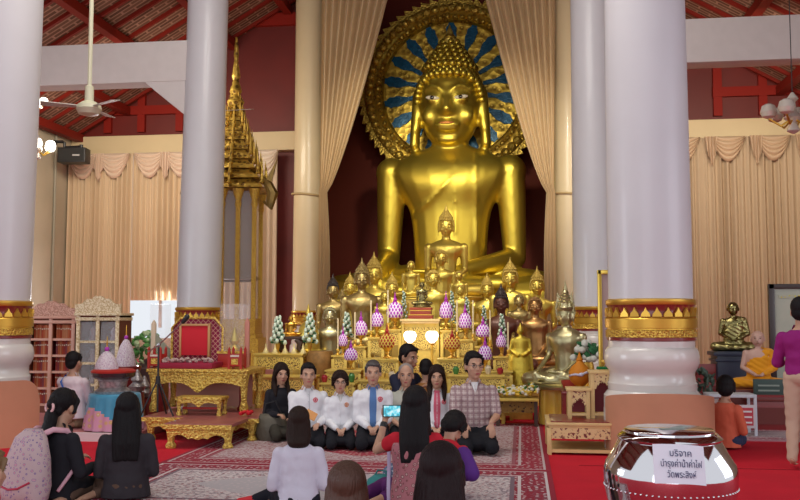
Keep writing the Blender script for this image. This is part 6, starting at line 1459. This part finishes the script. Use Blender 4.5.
# phone holder: woman in red top with patterned shawl
rr_ = ray(416, 388); Hh = .97; q = CAM+rr_*((Hh-CH)/rr_.z); p = V((q.x, q.y, 0.013))
RED = mat('red_blouse', (.50, .015, .03), .75)
A = human('person', 'woman with long black hair in red top raising a phone, back-turned', p, facing(p, 3.0), pose='side', k=Hh/.91, top=RED, pants=mat('purple_skirt', (.10, .02, .12), .8), hs='longback', hy=-.15, wd=1.0, fat=1.0, sleeve='short', hL=None, hR=(.0, 0, 0), vox=.009) if False else None
k_ = Hh/.91; rz_ = face_cam(p, 3.05); Ml = Matrix.Translation(p) @ Matrix.Rotation(rz_, 4, 'Z') @ Matrix.Diagonal((k_, k_, k_, 1)); inv = Ml.inverted()
hand_w = at(385, 421, p.y+.30); hl = inv @ hand_w
A = human('person', 'woman with long black hair in red top raising a phone, back-turned', p, rz_, pose='side', k=k_, top=RED, pants=mat('purple_skirt', (.10, .02, .12), .8), hs='longback', hy=-.12, wd=.92, fat=.95, sleeve='cap', hL=tuple(hl) if hl.x > 0 else None, hR=None if hl.x > 0 else tuple(hl), vox=.009, curl=1.2, pole={1: (.5, .1, -1), -1: (-.5, .1, -1)}, palms={1: (0, -1, 0), -1: (0, -1, 0), (1, 'd'): (0, -.1, 1), (-1, 'd'): (0, -.1, 1)})
t0, I = A; S = I['S']; sgn = 1 if hl.x > 0 else -1; el, w = I['arms'][sgn]
G().cap(w.lerp(el, .12), w.lerp(el, .17), .031, .031, 12).build('watch', BLK, t0, smooth=60)
PAIS = pattern('crimson_paisley', (.42, .16, .18), [(.16, .05, .05), (.30, .03, .06), (.62, .45, .42)], 26, (.32, .45), rough=.85, bump=.1)
c_ = G()
c_.loft([(S(0, .0, -.10), .21, .165, X0, Yv), (S(0, .0, .0), .195, .152, X0, Yv), (S(0, .0, .14), .176, .135, X0, Yv), (S(0, .01, .28), .19, .135, X0, Yv), (S(0, .015, .36), .185, .12, X0, Yv)], 22)
c_.skin(.011, 2, disp=lambda q: q+V((0, .006*math.sin(q.x*60+q.z*25), 0))).build('patterned_shawl', PAIS, t0, smooth=180)
G().surf(lambda a, b: S(sgn*(.185+.02*a), .10+.05*a-.02*math.sin(b*7), .30-.40*b), 4, 14, .01).build('white_scarf_end', mat('lilac_white', (.55, .50, .70), .8), t0, smooth=80)
wp = Ml @ w
ph = T('smartphone', 'smartphone with bright screen held up by the woman in red', 'phone', wp+V((.03, 0, .105)), YAW); ph.rotation_euler = (-.05, 0, YAW+.05)
wq = 19*mpp(wp); hq = 12*mpp(wp); ph.location = at(392, 411, wp.y-.03)
G().box((0, 0, 0), (wq, .010, hq)).build('phone_body', BLK, ph, bevel=.003)
m = mat('phone_screen', (.1, .5, .6), .3); N = m.node_tree.nodes; L = m.node_tree.links; b = N['Principled BSDF']; tc = N.new('ShaderNodeTexCoord'); n_ = N.new('ShaderNodeTexNoise'); n_.inputs['Scale'].default_value = 28; r = N.new('ShaderNodeValToRGB')
e = r.color_ramp.elements; e[0].color = (.02, .10, .12, 1); e[0].position = .38; e[1].color = (.75, .8, .75, 1); e[1].position = .62; q_ = e.new(.5); q_.color = (.05, .5, .62, 1)
L.new(tc.outputs['Object'], n_.inputs['Vector']); L.new(n_.outputs['Fac'], r.inputs['Fac']); L.new(r.outputs['Color'], b.inputs['Emission Color']); b.inputs['Emission Strength'].default_value = .9
G().box((0, -.0056, 0), (wq*.86, .001, hq*.86)).build('screen', m, ph)
# second woman in red and purple
rr_ = ray(435, 409); Hh = .78; q = CAM+rr_*((Hh-CH)/rr_.z); p = V((q.x, q.y, .013))
A = human('person', 'person in red top with purple sleeve bent forward beside the phone holder', p, facing(p, 2.7), pose='side', k=.95, top=RED, pants=mat('purple_skirt', (.10, .02, .12)), hs='bob', lean=.75, hp=.95, wd=.95, sleeve='short', vox=.01)
t0, I = A; S = I['S']; 
sb = -1; el, w = I['arms'][-1]; sx = 1 if (Matrix.Rotation(t0.rotation_euler.z, 3, 'Z') @ V((1, 0, 0))).x > 0 else -1
el, w = I['arms'][sx]; c_ = G(); c_.cap(I['sh'][sx]+V((sx*.02, .03, -.02)), el+V((sx*.03, .02, 0)), .075, .07, 12).cap(el, el.lerp(w, .8), .07, .05, 12).ball(S(sx*.14, .10, .12), (.10, .09, .16), 12)
c_.skin(.011, 2).build('purple_wrap', mat('deep_purple_cloth', (.09, .025, .20), .75), t0, smooth=180)
# two heads close at the bottom edge
rr_ = ray(441, 446); Hh = .93; q = CAM+rr_*((Hh-CH)/rr_.z); p = V((q.x, q.y, .013))
human('person', 'black-haired person nearest the bottom centre right, only head in view', p, facing(p, 2.95), pose='cross', k=Hh/.90, top=mat('dark_maroon_top', (.05, .02, .03), .8), pants=BP, hs='longback', hair=mat('black_brown_hair', (.014, .006, .007), .6, bump=.5, bscale=10, stretch=(9, 9, .6)), vox=.01, hp=.1)
rr_ = ray(347, 465); Hh = .84; q = CAM+rr_*((Hh-CH)/rr_.z); p = V((q.x, q.y, .013))
human('person', 'brown-haired person at the bottom edge beside teal bag, only head in view', p, facing(p, 3.1), pose='cross', k=Hh/.90, top=mat('brown_top', (.12, .07, .05), .8), pants=BP, hs='longback', hair=mat('auburn_hair', (.07, .026, .014), .55, bump=.5, bscale=10, stretch=(9, 9, .6)), vox=.01)
rr_ = ray(-13, 446); Hh = .86; q = CAM+rr_*((Hh-CH)/rr_.z); p = V((q.x, q.y, 0))
human('person', 'light-brown-haired child cut by the bottom left edge', p, facing(p, 2.5), pose='cross', k=Hh/.90, top=mat('peach_top', (.50, .30, .24), .8), pants=BP, hs='short_m', hair=mat('light_brown_hair', (.20, .12, .05), .5), vox=.01)
# bags on the rug
p = on(380, 494); t = T('teal_bag', 'teal cloth bag lying behind the phone holder on the rug', 'bag', p, .2)
G().loft([(V((0, 0, 0)), .10, .10, X0, Yv), (V((0, 0, .05)), .13, .12, X0, Yv), (V((0, 0, .13)), .11, .09, X0, Yv), (V((0, 0, .17)), .05, .04, X0, Yv)], 16).build('bag_body', mat('teal_cloth', (.05, .24, .24), .8, bump=.5), t, smooth=70)
G().tube([(-.06, 0, .14), (-.02, -.02, .21), (.05, -.01, .2), (.08, 0, .13)], .008, 6).build('strap', mat('teal_cloth', (.05, .24, .24)), t)
p = on(391, 489); t = T('printed_bag', 'grey and blue flower-print cloth bag on the rug beside teal bag', 'bag', p+V((.1, .06, 0)), -.1)
G().loft([(V((0, 0, 0)), .18, .10, X0, Yv), (V((0, 0, .06)), .21, .12, X0, Yv), (V((0, 0, .17)), .18, .09, X0, Yv), (V((0, 0, .22)), .12, .04, X0, Yv)], 18).build('bag_body', pattern('grey_flower_print', (.10, .13, .22), [(.45, .45, .50), (.2, .25, .35)], 40, (.25, .4), rough=.8), t, smooth=70)
G().tube([(-.10, -.02, .20), (-.04, -.03, .27), (.06, -.03, .27), (.11, -.02, .20)], .009, 6).build('strap', mat('dark_strap', (.05, .05, .08), .7), t)
# ---- right: woman in orange tee, man standing in purple
p = fl(727, 449); p.z = 0; Hh = at(722, 376, p.y).z
A = human('person', 'woman with short black hair in orange tee seated back-turned beside right column', p, facing(p, 2.75), pose='side', k=Hh/.91, top=mat('orange_tee', (.62, .13, .07), .8, bump=.3, bscale=9), pants=mat('navy_jeans', (.03, .04, .09), .8), hs='bob', wd=.92, fat=.92, sleeve='mid', hp=.1, hy=.3)
p = fl(806, 470); p.z = 0; Hh = at(795, 298, p.y).z
A = human('person', 'man in purple shirt and beige trousers standing at the right edge', p, facing(p, 2.95), pose='stand', k=Hh/1.70, top=mat('purple_shirt', (.26, .015, .16), .75, bump=.3, bscale=7), pants=mat('beige_trousers', (.52, .38, .28), .85), sleeve='mid', wd=1.08, fat=1.0, hL=(.16, -.28, 1.05), hR=(-.14, -.3, 1.05))
# ================================================================ LIGHT
w = bpy.data.worlds.new('world'); SC.world = w; w.use_nodes = True; bg = w.node_tree.nodes['Background']; bg.inputs['Color'].default_value = (.90, .94, 1.0, 1); bg.inputs['Strength'].default_value = .92
def area(nm, loc, target, sx, sy, e, col):
    l = bpy.data.lights.new(nm, 'AREA'); l.shape = 'RECTANGLE'; l.size = sx; l.size_y = sy; l.energy = e; l.color = col
    o = bpy.data.objects.new(nm, l); C.objects.link(o); o.location = loc; o.rotation_euler = (V(target)-V(loc)).to_track_quat('-Z', 'Y').to_euler()
def spot(nm, loc, target, e, col, ang, r=.25, bl=.6):
    l = bpy.data.lights.new(nm, 'SPOT'); l.energy = e; l.color = col; l.spot_size = ang; l.spot_blend = bl; l.shadow_soft_size = r
    o = bpy.data.objects.new(nm, l); C.objects.link(o); o.location = loc; o.rotation_euler = (V(target)-V(loc)).to_track_quat('-Z', 'Y').to_euler()
# daylight entering the open front doors and the side openings
area('front_doors_daylight', (0, -5.5, 3.2), (0, 12, 2.5), 8, 6, 260, (.88, .93, 1.))
area('left_opening_daylight', (-12.2, 8, 3.2), (-2, 11, 2.), 6, 4, 420, (.82, .90, 1.))
area('right_opening_daylight', (12.2, 7, 3.2), (3, 11, 2.), 6, 4, 200, (.85, .90, 1.))
area('back_window_daylight', (-8.6, 28.6, 1.6), (-5.5, 13, .8), 3.4, 1.6, 260, (.95, .97, 1.))
# spotlights on the great figure and the altar
spot('statue_spotlight', (-2.6, 17, 9.5), (.2, 31, 5.5), 2300, (1, .94, .76), .7, .6)
spot('statue_spotlight', (3.2, 17, 9.5), (.6, 31, 5.0), 2300, (1, .94, .76), .7, .6)
for s in (-1, 1):
    area('aisle_curtain_fill', (s*8.2, 22.5, 7.6), (s*8.4, 28.5, 4.0), 5, 1.2, 330, (1, .88, .70))  # added warm fill that brightens the back curtains, not a fixture
    area('aisle_roof_fill', (s*8.0, 20, 6.2), (s*8.2, 23, 11), 5, 2, 40, (1, .85, .72))  # unseen fill added to lift the aisle roofs from below
area('nave_fill', (0, 9.5, 9.5), (0, 17, 2.5), 6, 3, 500, (1, .95, .86))  # extra fill added high inside the nave, not an opening to the sky
spot('altar_spotlight', (0, 11.5, 9.5), (.3, 17.5, 1.5), 1700, (1, .92, .76), .8)
spot('altar_spotlight', (2.5, 18, 9), (.5, 22, 2.), 1400, (1, .92, .76), .9)
SC.view_settings.view_transform = 'Standard'; SC.view_settings.look = 'None'; SC.view_settings.gamma = 1; SC.view_settings.use_curve_mapping = False
SC.view_settings.exposure = 0.0
SC.cycles.use_denoising = True; SC.cycles.max_bounces = 8; SC.cycles.transparent_max_bounces = 8; SC.cycles.sample_clamp_indirect = 6
